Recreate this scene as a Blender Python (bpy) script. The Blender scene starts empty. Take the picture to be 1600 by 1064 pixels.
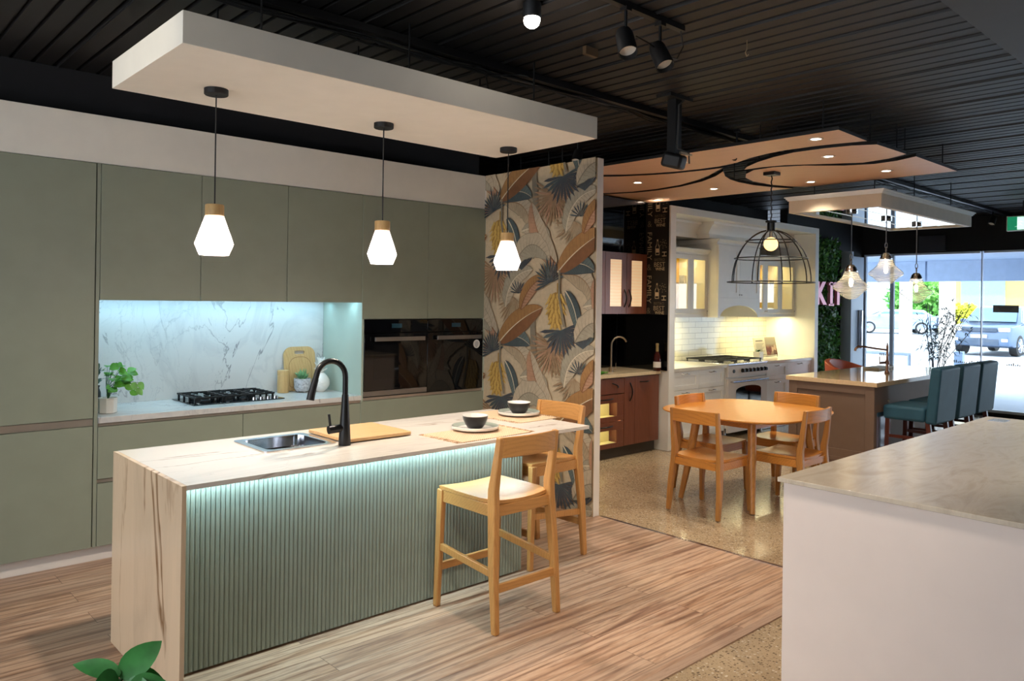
import bpy, bmesh, math, random
from mathutils import Vector, Matrix
PI = math.pi
scene = bpy.context.scene
col = scene.collection

# ------------------------------------------------------------------ camera
FPX, CX, CY = 1204.55, 800.0, 468.07
YAW, PITCH, ROLL, CAMZ = 0.745387, 0.0016257, 0.0137849, 1.6744
f0 = Vector((math.sin(YAW), math.cos(YAW), 0)); r0 = Vector((math.cos(YAW), -math.sin(YAW), 0)); u0 = Vector((0, 0, 1))
F = f0*math.cos(PITCH)+u0*math.sin(PITCH); U_ = u0*math.cos(PITCH)-f0*math.sin(PITCH)
R = r0*math.cos(ROLL)+U_*math.sin(ROLL); U = U_*math.cos(ROLL)-r0*math.sin(ROLL)
cd = bpy.data.cameras.new('camera'); cam = bpy.data.objects.new('camera', cd); col.objects.link(cam)
m = Matrix((R, U, -F)).transposed().to_4x4(); m.translation = (0, 0, CAMZ); cam.matrix_world = m
cd.sensor_fit = 'HORIZONTAL'; cd.sensor_width = 36; cd.lens = 36*FPX/1600
cd.shift_x = (800-CX)/1600; cd.shift_y = -(532-CY)/1600
cd.clip_start = 0.05; cd.clip_end = 400
scene.camera = cam

# ------------------------------------------------------------------ world, sun, exposure
w = bpy.data.worlds.new('world'); scene.world = w; w.use_nodes = True
bg = w.node_tree.nodes['Background']; bg.inputs[0].default_value = (0.80, 0.90, 1.0, 1); bg.inputs[1].default_value = 2.8
sd = bpy.data.lights.new('sun', 'SUN'); sd.energy = 2.4; sd.angle = math.radians(2); sd.color = (1, .97, .92)
so = bpy.data.objects.new('sun', sd); col.objects.link(so); so.rotation_euler = (math.radians(28), math.radians(-30), 0)
scene.view_settings.view_transform = 'Standard'; scene.view_settings.look = 'None'
scene.view_settings.exposure = 0.8; scene.view_settings.gamma = 1.0; scene.view_settings.use_curve_mapping = False

def light(kind, name, loc, energy, color=(1, 1, 1), target=None, size=.1, sizey=None, angle=60, blend=.6, radius=.03):
    d = bpy.data.lights.new(name, kind); d.energy = energy; d.color = color
    if kind == 'AREA':
        d.size = size
        if sizey: d.shape = 'RECTANGLE'; d.size_y = sizey
    elif kind == 'SPOT':
        d.spot_size = math.radians(angle); d.spot_blend = blend; d.shadow_soft_size = radius
    else: d.shadow_soft_size = radius
    o = bpy.data.objects.new(name, d); col.objects.link(o); o.location = loc
    t = Vector(target) if target else Vector(loc)+Vector((0, 0, -1))
    o.rotation_euler = (t-Vector(loc)).to_track_quat('-Z', 'Y').to_euler()
    return o

# ------------------------------------------------------------------ helpers
def lin(c):
    out = []
    for x in c:
        x /= 255
        out.append(x/12.92 if x <= .04045 else ((x+.055)/1.055)**2.4)
    return tuple(out)+(1,)

class N:
    def __init__(s, name):
        s.m = bpy.data.materials.new(name); s.m.use_nodes = True; s.t = s.m.node_tree
        s.b = s.t.nodes['Principled BSDF']; s.out = s.t.nodes['Material Output']
    def n(s, typ, ins=None, **kw):
        x = s.t.nodes.new(typ)
        for k, v in kw.items(): setattr(x, k, v)
        for k, v in (ins or {}).items():
            if isinstance(v, bpy.types.NodeSocket): s.t.links.new(v, x.inputs[k])
            else: x.inputs[k].default_value = v
        return x
    def l(s, a, b): s.t.links.new(a, b)
    def math(s, op, a, b=None, c=None):
        d = {0: a}
        if b is not None: d[1] = b
        if c is not None: d[2] = c
        return s.n('ShaderNodeMath', d, operation=op).outputs[0]
    def mix(s, fac, a, b, bt='MIX'):
        x = s.n('ShaderNodeMix', None, data_type='RGBA', blend_type=bt)
        for i, v in ((0, fac), (6, a), (7, b)):
            if isinstance(v, bpy.types.NodeSocket): s.l(v, x.inputs[i])
            else: x.inputs[i].default_value = v
        return x.outputs[2]
    def coord(s, scale=(1, 1, 1), rot=(0, 0, 0), loc=(0, 0, 0)):
        tc = s.n('ShaderNodeTexCoord')
        return s.n('ShaderNodeMapping', {0: tc.outputs['Object'], 'Location': loc, 'Rotation': rot, 'Scale': scale}).outputs[0]
    def noise(s, vec, scale=5, detail=4, rough=.5, dist=0):
        return s.n('ShaderNodeTexNoise', {'Vector': vec, 'Scale': scale, 'Detail': detail, 'Roughness': rough, 'Distortion': dist}).outputs[0]
    def ramp(s, fac, stops, interp='LINEAR'):
        x = s.n('ShaderNodeValToRGB', {0: fac}); cr = x.color_ramp; cr.interpolation = interp
        while len(cr.elements) < len(stops): cr.elements.new(.5)
        for e, (p, c) in zip(cr.elements, stops): e.position = p; e.color = c
        return x.outputs[0]
    def schlick(s, ior):
        f0_ = ((ior-1)/(ior+1))**2
        p = s.math('POWER', s.n('ShaderNodeLayerWeight', {'Blend': .5}).outputs['Facing'], 5.0)
        return s.math('MULTIPLY_ADD', p, 1-f0_, f0_)
    def bump(s, h, strength=.2, dist=.01):
        s.l(s.n('ShaderNodeBump', {'Height': h, 'Strength': strength, 'Distance': dist}).outputs[0], s.b.inputs['Normal'])

MATS = {}
def mat(name, c, rough=.5, metal=0, spec=.5, var=0.05, vs=8, bump=0, bscale=60, emit=None, estr=0, coat=0, sheen=0):
    """plain coloured surface with a faint procedural mottling"""
    if name in MATS: return MATS[name]
    k = N(name); L = lin(c)
    v = k.coord()
    n = k.noise(v, vs, 3)
    dark = tuple(x*(1-var) for x in L[:3])+(1,); lite = tuple(min(1, x*(1+var)) for x in L[:3])+(1,)
    k.l(k.ramp(n, [(.3, dark), (.7, lite)]), k.b.inputs['Base Color'])
    k.b.inputs['Roughness'].default_value = rough; k.b.inputs['Metallic'].default_value = metal
    k.b.inputs['Specular IOR Level'].default_value = spec; k.b.inputs['Coat Weight'].default_value = coat
    k.b.inputs['Coat Roughness'].default_value = .08; k.b.inputs['Sheen Weight'].default_value = sheen
    if bump: k.bump(k.noise(v, bscale, 4), bump, .005)
    if emit:
        k.b.inputs['Emission Color'].default_value = lin(emit); k.b.inputs['Emission Strength'].default_value = estr
    MATS[name] = k.m
    return k.m

def wood(name, a, b, dark, scale=(1, 1, 1), rough=.4, fine=60, spec=.5, coat=0, ring=3.0, rot=(0, 0, 0)):
    """scale: small number along the grain, large across"""
    k = N(name); v = k.coord(scale, rot)
    n1 = k.noise(v, ring, 5, .6, .6)
    wv = k.n('ShaderNodeTexWave', {'Vector': v, 'Scale': ring*.7, 'Distortion': 6, 'Detail': 3, 'Detail Scale': 1.2}, wave_type='BANDS', bands_direction='DIAGONAL').outputs[1]
    n2 = k.noise(v, fine, 3)
    c = k.mix(n1, lin(a), lin(b))
    c = k.mix(k.math('MULTIPLY', k.math('POWER', wv, 5.0), .3), c, lin(dark))
    c = k.mix(k.math('MULTIPLY', k.math('GREATER_THAN', n2, .58), .22), c, lin(dark))
    k.l(c, k.b.inputs['Base Color']); k.b.inputs['Roughness'].default_value = rough
    k.b.inputs['Specular IOR Level'].default_value = spec; k.b.inputs['Coat Weight'].default_value = coat
    k.bump(n2, .06, .003)
    return k.m

def marble(name, base, vein, vein2, scale=(1, 1, 1), rot=(0, 0, 0), loc=(0, 0, 0), rough=.25, thick=.012, amount=1.0, freq=1.6, second=.5):
    k = N(name); v = k.coord(scale, rot, loc)
    cloud = k.noise(v, 2.5, 4)
    c = k.mix(k.math('MULTIPLY', cloud, .35), lin(base), lin(tuple(x*.9 for x in base)))
    def veinmask(sc, th, dist, det=6):
        n = k.noise(v, sc, det, .55, dist)
        d = k.math('ABSOLUTE', k.math('SUBTRACT', n, .5))
        r = k.n('ShaderNodeMapRange', {0: d, 1: 0.0, 2: th, 3: 1.0, 4: 0.0}).outputs[0]
        return r
    gate = k.n('ShaderNodeMapRange', {0: k.noise(v, 1.1, 2), 1: .42, 2: .6, 3: 0.0, 4: 1.0}).outputs[0]
    m1 = k.math('MULTIPLY', veinmask(freq, thick*1.3, 1.2), gate)
    m2 = k.math('MULTIPLY', veinmask(freq*2.3, thick, 1.8), k.math('SUBTRACT', 1.0, gate))
    m3 = veinmask(freq*.8, thick*5, 1.5)
    c = k.mix(k.math('MULTIPLY', m3, .22*amount), c, lin(vein2))
    c = k.mix(k.math('MULTIPLY', m2, second*amount), c, lin(vein2))
    c = k.mix(k.math('MULTIPLY', m1, .85*amount), c, lin(vein))
    k.l(c, k.b.inputs['Base Color']); k.b.inputs['Roughness'].default_value = rough
    return k.m

def emitmat(name, c, s):
    k = N(name); k.t.nodes.remove(k.b)
    e = k.n('ShaderNodeEmission', {0: lin(c), 1: s}); k.l(e.outputs[0], k.out.inputs[0]); return k.m

def glassmat(name, tint=(1, 1, 1, 1), ior=1.45, rough=.02, refl=1.0):
    k = N(name); k.t.nodes.remove(k.b)
    t = k.n('ShaderNodeBsdfTransparent', {0: tint}); g = k.n('ShaderNodeBsdfGlossy', {'Roughness': rough})
    fr = k.schlick(ior)
    mx = k.n('ShaderNodeMixShader', {0: k.math('MULTIPLY', fr, refl), 1: t.outputs[0], 2: g.outputs[0]}); k.l(mx.outputs[0], k.out.inputs[0]); return k.m

class MB:
    def __init__(s): s.v = []; s.f = []; s.mi = []; s.cur = 0
    def add(s, vs, fs):
        b = len(s.v); s.v += [tuple(p) for p in vs]
        for q in fs: s.f.append([b+i for i in q]); s.mi.append(s.cur)
        return s
    def box(s, x0, x1, y0, y1, z0, z1):
        v = [(x0, y0, z0), (x1, y0, z0), (x1, y1, z0), (x0, y1, z0), (x0, y0, z1), (x1, y0, z1), (x1, y1, z1), (x0, y1, z1)]
        return s.add(v, [(0, 3, 2, 1), (4, 5, 6, 7), (0, 1, 5, 4), (1, 2, 6, 5), (2, 3, 7, 6), (3, 0, 4, 7)])
    def cbox(s, c, d): return s.box(c[0]-d[0]/2, c[0]+d[0]/2, c[1]-d[1]/2, c[1]+d[1]/2, c[2]-d[2]/2, c[2]+d[2]/2)
    def prism(s, poly, a, b, axis='z'):
        """poly: 2-D points; extruded between a and b along axis"""
        n = len(poly)
        def P(p, t):
            return {'z': (p[0], p[1], t), 'y': (p[0], t, p[1]), 'x': (t, p[0], p[1])}[axis]
        v = [P(p, a) for p in poly]+[P(p, b) for p in poly]
        return s.add(v, [list(range(n))[::-1], list(range(n, 2*n))]+[(i, (i+1) % n, n+(i+1) % n, n+i) for i in range(n)])
    def rings(s, rings, close=True, caps=True, loop=False):
        n = len(rings[0]); v = [p for r in rings for p in r]; f = []
        m = len(rings)
        for i in range(m-1+(1 if loop else 0)):
            for j in range(n if close else n-1):
                a = i*n+j; b = i*n+(j+1) % n; c = ((i+1) % m)*n+(j+1) % n; d = ((i+1) % m)*n+j
                f.append((a, b, c, d))
        if caps and not loop: f.append(list(range(n))[::-1]); f.append([(m-1)*n+j for j in range(n)])
        return s.add(v, f)
    def lathe(s, prof, c=(0, 0, 0), seg=24, caps=False, a0=0, axis='z'):
        rs = []
        for r, z in prof:
            ring = []
            for j in range(seg):
                a = a0+2*PI*j/seg; p = (r*math.cos(a), r*math.sin(a), z)
                if axis == 'y': p = (p[0], p[2], p[1])
                if axis == 'x': p = (p[2], p[0], p[1])
                ring.append((c[0]+p[0], c[1]+p[1], c[2]+p[2]))
            rs.append(ring)
        return s.rings(rs, caps=caps)
    def cyl(s, c, r, h, seg=20, r2=None, axis='z'):
        return s.lathe([(r, 0), (r if r2 is None else r2, h)], c, seg, True, axis=axis)
    def tube(s, path, r, seg=8, closed=False, flat=None):
        P = [Vector(p) for p in path]; n = len(P); rs = []
        up = None
        for i in range(n):
            if closed: t = P[(i+1) % n]-P[i-1]
            else: t = P[min(i+1, n-1)]-P[max(i-1, 0)]
            t.normalize()
            if up is None:
                ref = Vector((0, 0, 1)) if abs(t.z) < .9 else Vector((1, 0, 0))
                a = t.cross(ref).normalized()
            else:
                a = (up-t*up.dot(t)).normalized()
            up = a; b = t.cross(a)
            rr = r[i] if isinstance(r, (list, tuple)) else r
            rs.append([tuple(P[i]+a*math.cos(2*PI*j/seg)*rr+b*math.sin(2*PI*j/seg)*rr*(flat or 1)) for j in range(seg)])
        return s.rings(rs, caps=not closed, loop=closed)
    def sweep(s, path, wx, wd, side=(1, 0, 0)):
        """rectangular section swept on a path; wx along side, wd across; either may be lists"""
        P = [Vector(p) for p in path]; n = len(P); sd_ = Vector(side); rs = []
        for i in range(n):
            t = (P[min(i+1, n-1)]-P[max(i-1, 0)]).normalized()
            b = t.cross(sd_).normalized(); a = b.cross(t).normalized()
            x = (wx[i] if isinstance(wx, (list, tuple)) else wx)/2; d = (wd[i] if isinstance(wd, (list, tuple)) else wd)/2
            rs.append([tuple(P[i]+a*q*x+b*k*d) for q, k in ((-1, -1), (1, -1), (1, 1), (-1, 1))])
        return s.rings(rs)
    def sphere(s, c, r, seg=16, sc=(1, 1, 1)):
        prof = [(math.sin(PI*i/seg*1.0)*r, -math.cos(PI*i/seg)*r) for i in range(seg+1)]
        prof[0] = (1e-4, -r); prof[-1] = (1e-4, r)
        b = len(s.v); s.lathe(prof, (0, 0, 0), seg, True)
        for i in range(b, len(s.v)):
            p = s.v[i]; s.v[i] = (c[0]+p[0]*sc[0], c[1]+p[1]*sc[1], c[2]+p[2]*sc[2])
        return s
    def grid(s, fn, nu, nv):
        v = [fn(i/nu, j/nv) for j in range(nv+1) for i in range(nu+1)]
        return s.add(v, [(j*(nu+1)+i, j*(nu+1)+i+1, (j+1)*(nu+1)+i+1, (j+1)*(nu+1)+i) for j in range(nv) for i in range(nu)])
    def xf(s, M, start=0):
        for i in range(start, len(s.v)): s.v[i] = tuple(M @ Vector(s.v[i]))
        return s
    def build(s, name, mats, parent=None, bevel=0, smooth=True, seg=2, fixn=True, ang=35, solid=0):
        me = bpy.data.meshes.new(name)
        W = Vector((0, 0, 0)); p = parent
        while p is not None: W += p.location; p = p.parent
        me.from_pydata([tuple(Vector(q)-W) for q in s.v], [], s.f)
        if not isinstance(mats, (list, tuple)): mats = [mats]
        for x in mats: me.materials.append(x)
        if len(mats) > 1: me.polygons.foreach_set('material_index', s.mi)
        if fixn:
            bm = bmesh.new(); bm.from_mesh(me); bmesh.ops.recalc_face_normals(bm, faces=bm.faces); bm.to_mesh(me); bm.free()
        if smooth:
            me.polygons.foreach_set('use_smooth', [True]*len(me.polygons)); me.set_sharp_from_angle(angle=math.radians(ang))
        me.update()
        o = bpy.data.objects.new(name, me); col.objects.link(o); o.parent = parent
        if solid:
            md = o.modifiers.new('solid', 'SOLIDIFY'); md.thickness = solid; md.offset = 0
        if bevel:
            md = o.modifiers.new('bevel', 'BEVEL'); md.width = bevel; md.segments = seg; md.limit_method = 'ANGLE'; md.angle_limit = math.radians(40)
        return o

def thing(name, label, cat, loc=(0, 0, 0), group=None):
    o = bpy.data.objects.new(name, None); o.empty_display_size = .1; col.objects.link(o); o.location = loc
    return tag(o, label, cat, group)
def tag(o, label, cat, group=None, kind=None):
    o['label'] = label; o['category'] = cat
    if group: o['group'] = group
    if kind: o['kind'] = kind
    return o
def struct(o, label=None, cat=None):
    o['kind'] = 'structure'
    if label: o['label'] = label
    if cat: o['category'] = cat
    return o
def copy_tree(o, parent=None):
    c = o.copy(); col.objects.link(c); c.parent = parent
    for ch in [x for x in bpy.data.objects if x.parent == o and x is not c]: copy_tree(ch, c)
    return c
def place(o, loc, rz=0, label=None, group=None):
    o.location = loc; o.rotation_euler = (0, 0, rz)
    if label: o['label'] = label
    if group: o['group'] = group
    return o
def text_geo(txt, size=.1, extr=0, bold=0):
    cu = bpy.data.curves.new('t', 'FONT'); cu.body = txt; cu.size = size; cu.extrude = extr; cu.offset = bold; cu.resolution_u = 3
    cu.align_x = 'CENTER'; cu.align_y = 'CENTER'
    o = bpy.data.objects.new('t', cu); col.objects.link(o)
    dg = bpy.context.evaluated_depsgraph_get(); e = o.evaluated_get(dg); me = e.to_mesh()
    vs = [tuple(v.co) for v in me.vertices]; fs = [tuple(p.vertices) for p in me.polygons]
    e.to_mesh_clear(); bpy.data.objects.remove(o); bpy.data.curves.remove(cu)
    return vs, fs

# ------------------------------------------------------------------ materials
M = {}
M['sage'] = mat('sage_laminate', (141, 146, 129), .42, var=.03)
M['sage_flute'] = mat('sage_fluted', (138, 146, 134), .4, var=.04)
M['gap'] = mat('shadow_gap', (30, 30, 28), .6)
M['alu'] = mat('champagne_aluminium', (175, 162, 150), .35, .6)
M['white'] = mat('white_paint', (226, 218, 210), .55, var=.02)
M['warmwhite'] = mat('warm_white_paint', (234, 228, 216), .6, var=.02)
M['palewhite'] = mat('satin_white_joinery', (238, 237, 232), .4, var=.02)
M['black'] = mat('black_metal', (22, 22, 24), .35, .3, var=.1)
M['matblack'] = mat('matt_black', (18, 18, 20), .6, var=.1)
M['blackwall'] = mat('black_wall_paint', (7, 8, 14), .75, var=.15)
M['blackglass'] = mat('black_glass', (5, 5, 7), .04, spec=.6)
M['chrome'] = mat('chrome', (205, 205, 210), .12, 1)
M['nickel'] = mat('brushed_nickel', (175, 160, 140), .3, 1)
M['ovenbar'] = mat('oven_steel', (150, 146, 142), .35, .8)
M['steel'] = mat('stainless_steel', (190, 190, 198), .25, 1)
M['ledcool'] = emitmat('led_cool', (170, 225, 255), 9)
M['bulbwarm'] = emitmat('bulb_warm', (255, 225, 170), 30)
M['bulb'] = emitmat('bulb_white', (255, 244, 230), 22)
M['dl'] = emitmat('downlight_lens', (255, 240, 215), 14)
M['glass'] = glassmat('clear_glass', (.97, .99, .99, 1))
k = N('pendant_glass'); k.t.nodes.remove(k.b)
wv = k.n('ShaderNodeTexWave', {'Vector': k.coord(), 'Scale': 22.0}, bands_direction='Z').outputs[1]
tr = k.n('ShaderNodeBsdfTransparent', {0: (.9, .91, .92, 1)}); df = k.n('ShaderNodeBsdfTranslucent', {0: (.95, .95, .95, 1)}); gl = k.n('ShaderNodeBsdfGlossy', {'Roughness': .06})
fr = k.schlick(1.6)
m1 = k.n('ShaderNodeMixShader', {0: k.math('MULTIPLY_ADD', wv, .22, .12), 1: tr.outputs[0], 2: df.outputs[0]}); m2 = k.n('ShaderNodeMixShader', {0: fr, 1: m1.outputs[0], 2: gl.outputs[0]}); k.l(m2.outputs[0], k.out.inputs[0]); M['pglass'] = k.m
M['oakA'] = wood('oak_light', (202, 148, 86), (182, 126, 66), (146, 96, 46), (14, 14, 1.2), .4)
M['oakH'] = wood('oak_along_x', (202, 148, 86), (182, 126, 66), (146, 96, 46), (1.2, 14, 14), .4)
M['honeyA'] = wood('honey_timber', (188, 130, 64), (168, 110, 48), (130, 80, 34), (14, 14, 1.2), .33)
M['honeyH'] = wood('honey_timber_top', (208, 140, 62), (190, 120, 48), (152, 90, 36), (1.1, 10, 10), .28)
M['bamboo'] = wood('bamboo_board', (214, 176, 128), (200, 158, 108), (170, 125, 78), (1, 12, 12), .45)
M['bambooV'] = wood('bamboo_upright', (206, 172, 118), (190, 152, 98), (160, 120, 72), (12, 12, 1), .45)
M['walnut'] = wood('walnut_veneer', (136, 82, 62), (106, 60, 44), (62, 34, 26), (16, 16, .9), .3)
M['panelwood'] = wood('ceiling_timber', (232, 194, 164), (220, 176, 144), (190, 142, 110), (10, .7, 10), .42)
M['dark_leg'] = wood('mahogany_leg', (92, 40, 26), (72, 30, 20), (40, 16, 12), (14, 14, 1.2), .3)
M['blue'] = mat('blue_leather', (46, 82, 98), .55, spec=.25, var=.08, bump=.15, bscale=200)
M['orange'] = mat('orange_leather', (190, 88, 58), .45, var=.06)
M['taupe'] = mat('taupe_joinery', (116, 94, 80), .65, spec=.2, var=.03)
M['ceramic'] = mat('white_ceramic', (228, 224, 218), .2, var=.03)
M['bowlblack'] = mat('bowl_black_glaze', (28, 28, 30), .3)
M['greyrim'] = mat('plate_grey_rim', (140, 148, 138), .3)
M['leaf'] = mat('leaf_green', (92, 160, 52), .4, var=.25, vs=25)
M['leafdark'] = mat('leaf_dark_green', (44, 92, 40), .4, var=.25, vs=25)
M['darkleafpot'] = mat('leaf_blue_green', (70, 105, 90), .5, var=.2, vs=25)

# ------------------------------------------------------------------ floor
k = N('timber_floor'); v = k.coord()
br = k.n('ShaderNodeTexBrick', {'Vector': v, 'Color1': (0, 0, 0, 1), 'Color2': (1, 1, 1, 1), 'Mortar': (.5, .5, .5, 1), 'Scale': 1.0, 'Mortar Size': .0012, 'Bias': 0.0, 'Brick Width': 1.8, 'Row Height': .18}, offset=.37)
seed = k.n('ShaderNodeSeparateColor', {0: br.outputs[0]}).outputs[0]
off = k.n('ShaderNodeCombineXYZ', {0: k.math('MULTIPLY', seed, 37.0), 1: k.math('MULTIPLY', seed, 11.0), 2: 0.0}).outputs[0]
vv = k.n('ShaderNodeVectorMath', {0: v, 1: off}, operation='ADD').outputs[0]
mp = k.n('ShaderNodeMapping', {0: vv, 'Scale': (.55, 7, 1)}).outputs[0]
g1 = k.noise(mp, 1.6, 5, .6, 1.2); g2 = k.noise(mp, 9, 5, .65, .6); 
mp2 = k.n('ShaderNodeMapping', {0: vv, 'Scale': (1.2, 60, 1)}).outputs[0]; g3 = k.noise(mp2, 3, 3)
c = k.ramp(g1, [(.3, lin((124, 84, 62))), (.42, lin((184, 142, 110))), (.55, lin((214, 178, 148))), (.7, lin((158, 113, 84)))])
c = k.mix(k.math('MULTIPLY', k.n('ShaderNodeMapRange', {0: g2, 1: .52, 2: .68}).outputs[0], .55), c, lin((112, 80, 62)))
c = k.mix(k.math('MULTIPLY', g3, .25), c, lin((126, 98, 82)))
wr = k.n('ShaderNodeTexWave', {'Vector': k.n('ShaderNodeMapping', {0: vv, 'Scale': (.16, 2.2, 1)}).outputs[0], 'Scale': 2.6, 'Distortion': 9.0, 'Detail': 3.0, 'Detail Scale': .9, 'Detail Roughness': .55}, bands_direction='Y').outputs[1]
c = k.mix(k.math('MULTIPLY', k.n('ShaderNodeMapRange', {0: wr, 1: .72, 2: 1.0}).outputs[0], .5), c, lin((106, 70, 48)))
c = k.mix(k.math('MULTIPLY', seed, .22), c, lin((150, 140, 134)))
c = k.mix(br.outputs[1], c, lin((90, 66, 52)))
k.l(c, k.b.inputs['Base Color']); k.b.inputs['Roughness'].default_value = .36; k.bump(g2, .05, .002)
M['timberfloor'] = k.m
k = N('polished_concrete'); v = k.coord()
vo = k.n('ShaderNodeTexVoronoi', {'Vector': v, 'Scale': 70.0, 'Randomness': 1.0})
sp = k.n('ShaderNodeSeparateColor', {0: vo.outputs['Color']}).outputs
agg = k.math('MULTIPLY', k.math('LESS_THAN', vo.outputs['Distance'], .42), k.math('GREATER_THAN', sp[0], .35))
cl = k.noise(v, 1.4, 4)
c = k.ramp(cl, [(.3, lin((164, 140, 110))), (.7, lin((188, 164, 132)))])
c = k.mix(k.math('MULTIPLY', agg, .8), c, k.ramp(sp[1], [(0, lin((74, 60, 48))), (.35, lin((120, 98, 76))), (.6, lin((170, 148, 120))), (1, lin((226, 212, 190)))]))
c = k.mix(k.math('MULTIPLY', k.math('GREATER_THAN', k.noise(v, 160, 2), .62), .5), c, lin((110, 90, 72)))
k.l(c, k.b.inputs['Base Color']); k.b.inputs['Roughness'].default_value = .17
M['concrete'] = k.m
TX = 4.62; TY = 2.1
b = MB(); b.box(-3.5, 13.5, -5, 6.6, -.1, -.004); struct(b.build('floor', M['concrete'], smooth=False))
b = MB(); b.box(-3.5, TX, TY, 5.95, -.004, 0); struct(b.build('floor', M['timberfloor'], smooth=False))
b = MB(); b.box(TX-.012, TX+.012, TY, 3.95, -.004, .003); struct(b.build('trim_1', M['steel']))
b = MB(); b.box(-3.5, TX, TY-.05, TY, -.004, .003); struct(b.build('trim_2', wood('edge_trim', (188, 158, 136), (170, 140, 118), (130, 100, 80), (1, 14, 14), .35)))

# ------------------------------------------------------------------ ceiling: ribbed black deck, ribs running in Y
CZ = 3.1
prof = []; x = -3.6; i = 0
while x < 13.7:
    prof += [(x, CZ), (x+.085, CZ), (x+.09, CZ+.022), (x+.105, CZ+.022), (x+.11, CZ)]
    x += .115; i += 1
    if i % 4 == 0: prof += [(x, CZ), (x+.002, CZ-.008), (x+.008, CZ-.008), (x+.010, CZ)]; x += .018
prof += [(13.9, CZ), (13.9, CZ+.12), (-3.6, CZ+.12)]
k = N('black_deck'); v = k.coord((1, .15, 1)); k.l(k.ramp(k.noise(v, 6, 4), [(.3, lin((16, 15, 16))), (.7, lin((25, 22, 22)))]), k.b.inputs['Base Color']); k.b.inputs['Roughness'].default_value = .55
M['deck'] = k.m
b = MB()
n = len(prof); pv = [(p[0], -5.0, p[1]) for p in prof]+[(p[0], 6.8, p[1]) for p in prof]
b.add(pv, [(i, (i+1) % n, n+(i+1) % n, n+i) for i in range(n)])
struct(b.build('ceiling', M['deck'], smooth=False, fixn=True))
b = MB(); b.box(-3.5, 13.4, .2, 1.27, 2.93+.14, CZ-.002)
struct(b.build('trim_3', mat('charcoal_bulkhead', (58, 60, 64), .6, var=.05)))

# ------------------------------------------------------------------ walls
b = MB(); b.box(-3.5, 4.55, 5.95, 6.1, 0, CZ); b.box(-3.5, 4.62, 5.48, 5.6, 2.8, CZ-.001); struct(b.build('wall_north', M['blackwall'], smooth=False))
b = MB(); b.box(4.62, 7.2, 5.95, 6.1, 0, CZ); b.box(7.2, 10.82, 6.0, 6.1, 0, CZ); struct(b.build('wall_north', M['blackwall'], smooth=False))
b = MB(); b.box(10.82, 13.5, 5.68, 5.8, 0, CZ); struct(b.build('wall_north', M['blackwall'], smooth=False))
b = MB()   # west side: shop windows
b.box(-3.6, -3.5, -5, 6.1, 0, .35); b.box(-3.6, -3.5, -5, 6.1, 2.85, CZ); b.box(-3.6, -3.5, 4.6, 6.1, .35, 2.85); b.box(-3.6, -3.5, -5, -.4, .35, 2.85)
for q in range(5): b.box(-3.6, -3.5, -5+q*2.4-.06, -5+q*2.4+.06, .35, 2.85)
struct(b.build('wall_west', mat('grey_wall', (170, 165, 158), .7), smooth=False))
b = MB(); b.box(-3.6, 13.5, -5.1, -5, 0, CZ); struct(b.build('wall_south', mat('dark_showroom_wall', (80, 76, 72), .7), smooth=False))
# east: black wall above the shopfront
WX = 13.45; WYN = 5.5
b = MB(); b.box(WX, WX+.15, -5, 5.68, 2.55, CZ); b.box(WX, WX+.15, -5, 5.68, 0, .06); b.box(WX, WX+.15, 5.66, 5.68, .06, 2.55)
struct(b.build('wall_east', M['blackwall'], smooth=False))
# bulkhead over the green kitchen
b = MB(); b.box(-3.4, 4.548, 5.30, 5.47, 2.5, 2.8); struct(b.build('trim_4', M['warmwhite'], bevel=.002))
b = MB(); b.box(-3.4, 3.27, 5.345, 5.36, 0, .102); struct(b.build('baseboard_north', M['white'], bevel=.002))

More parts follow.
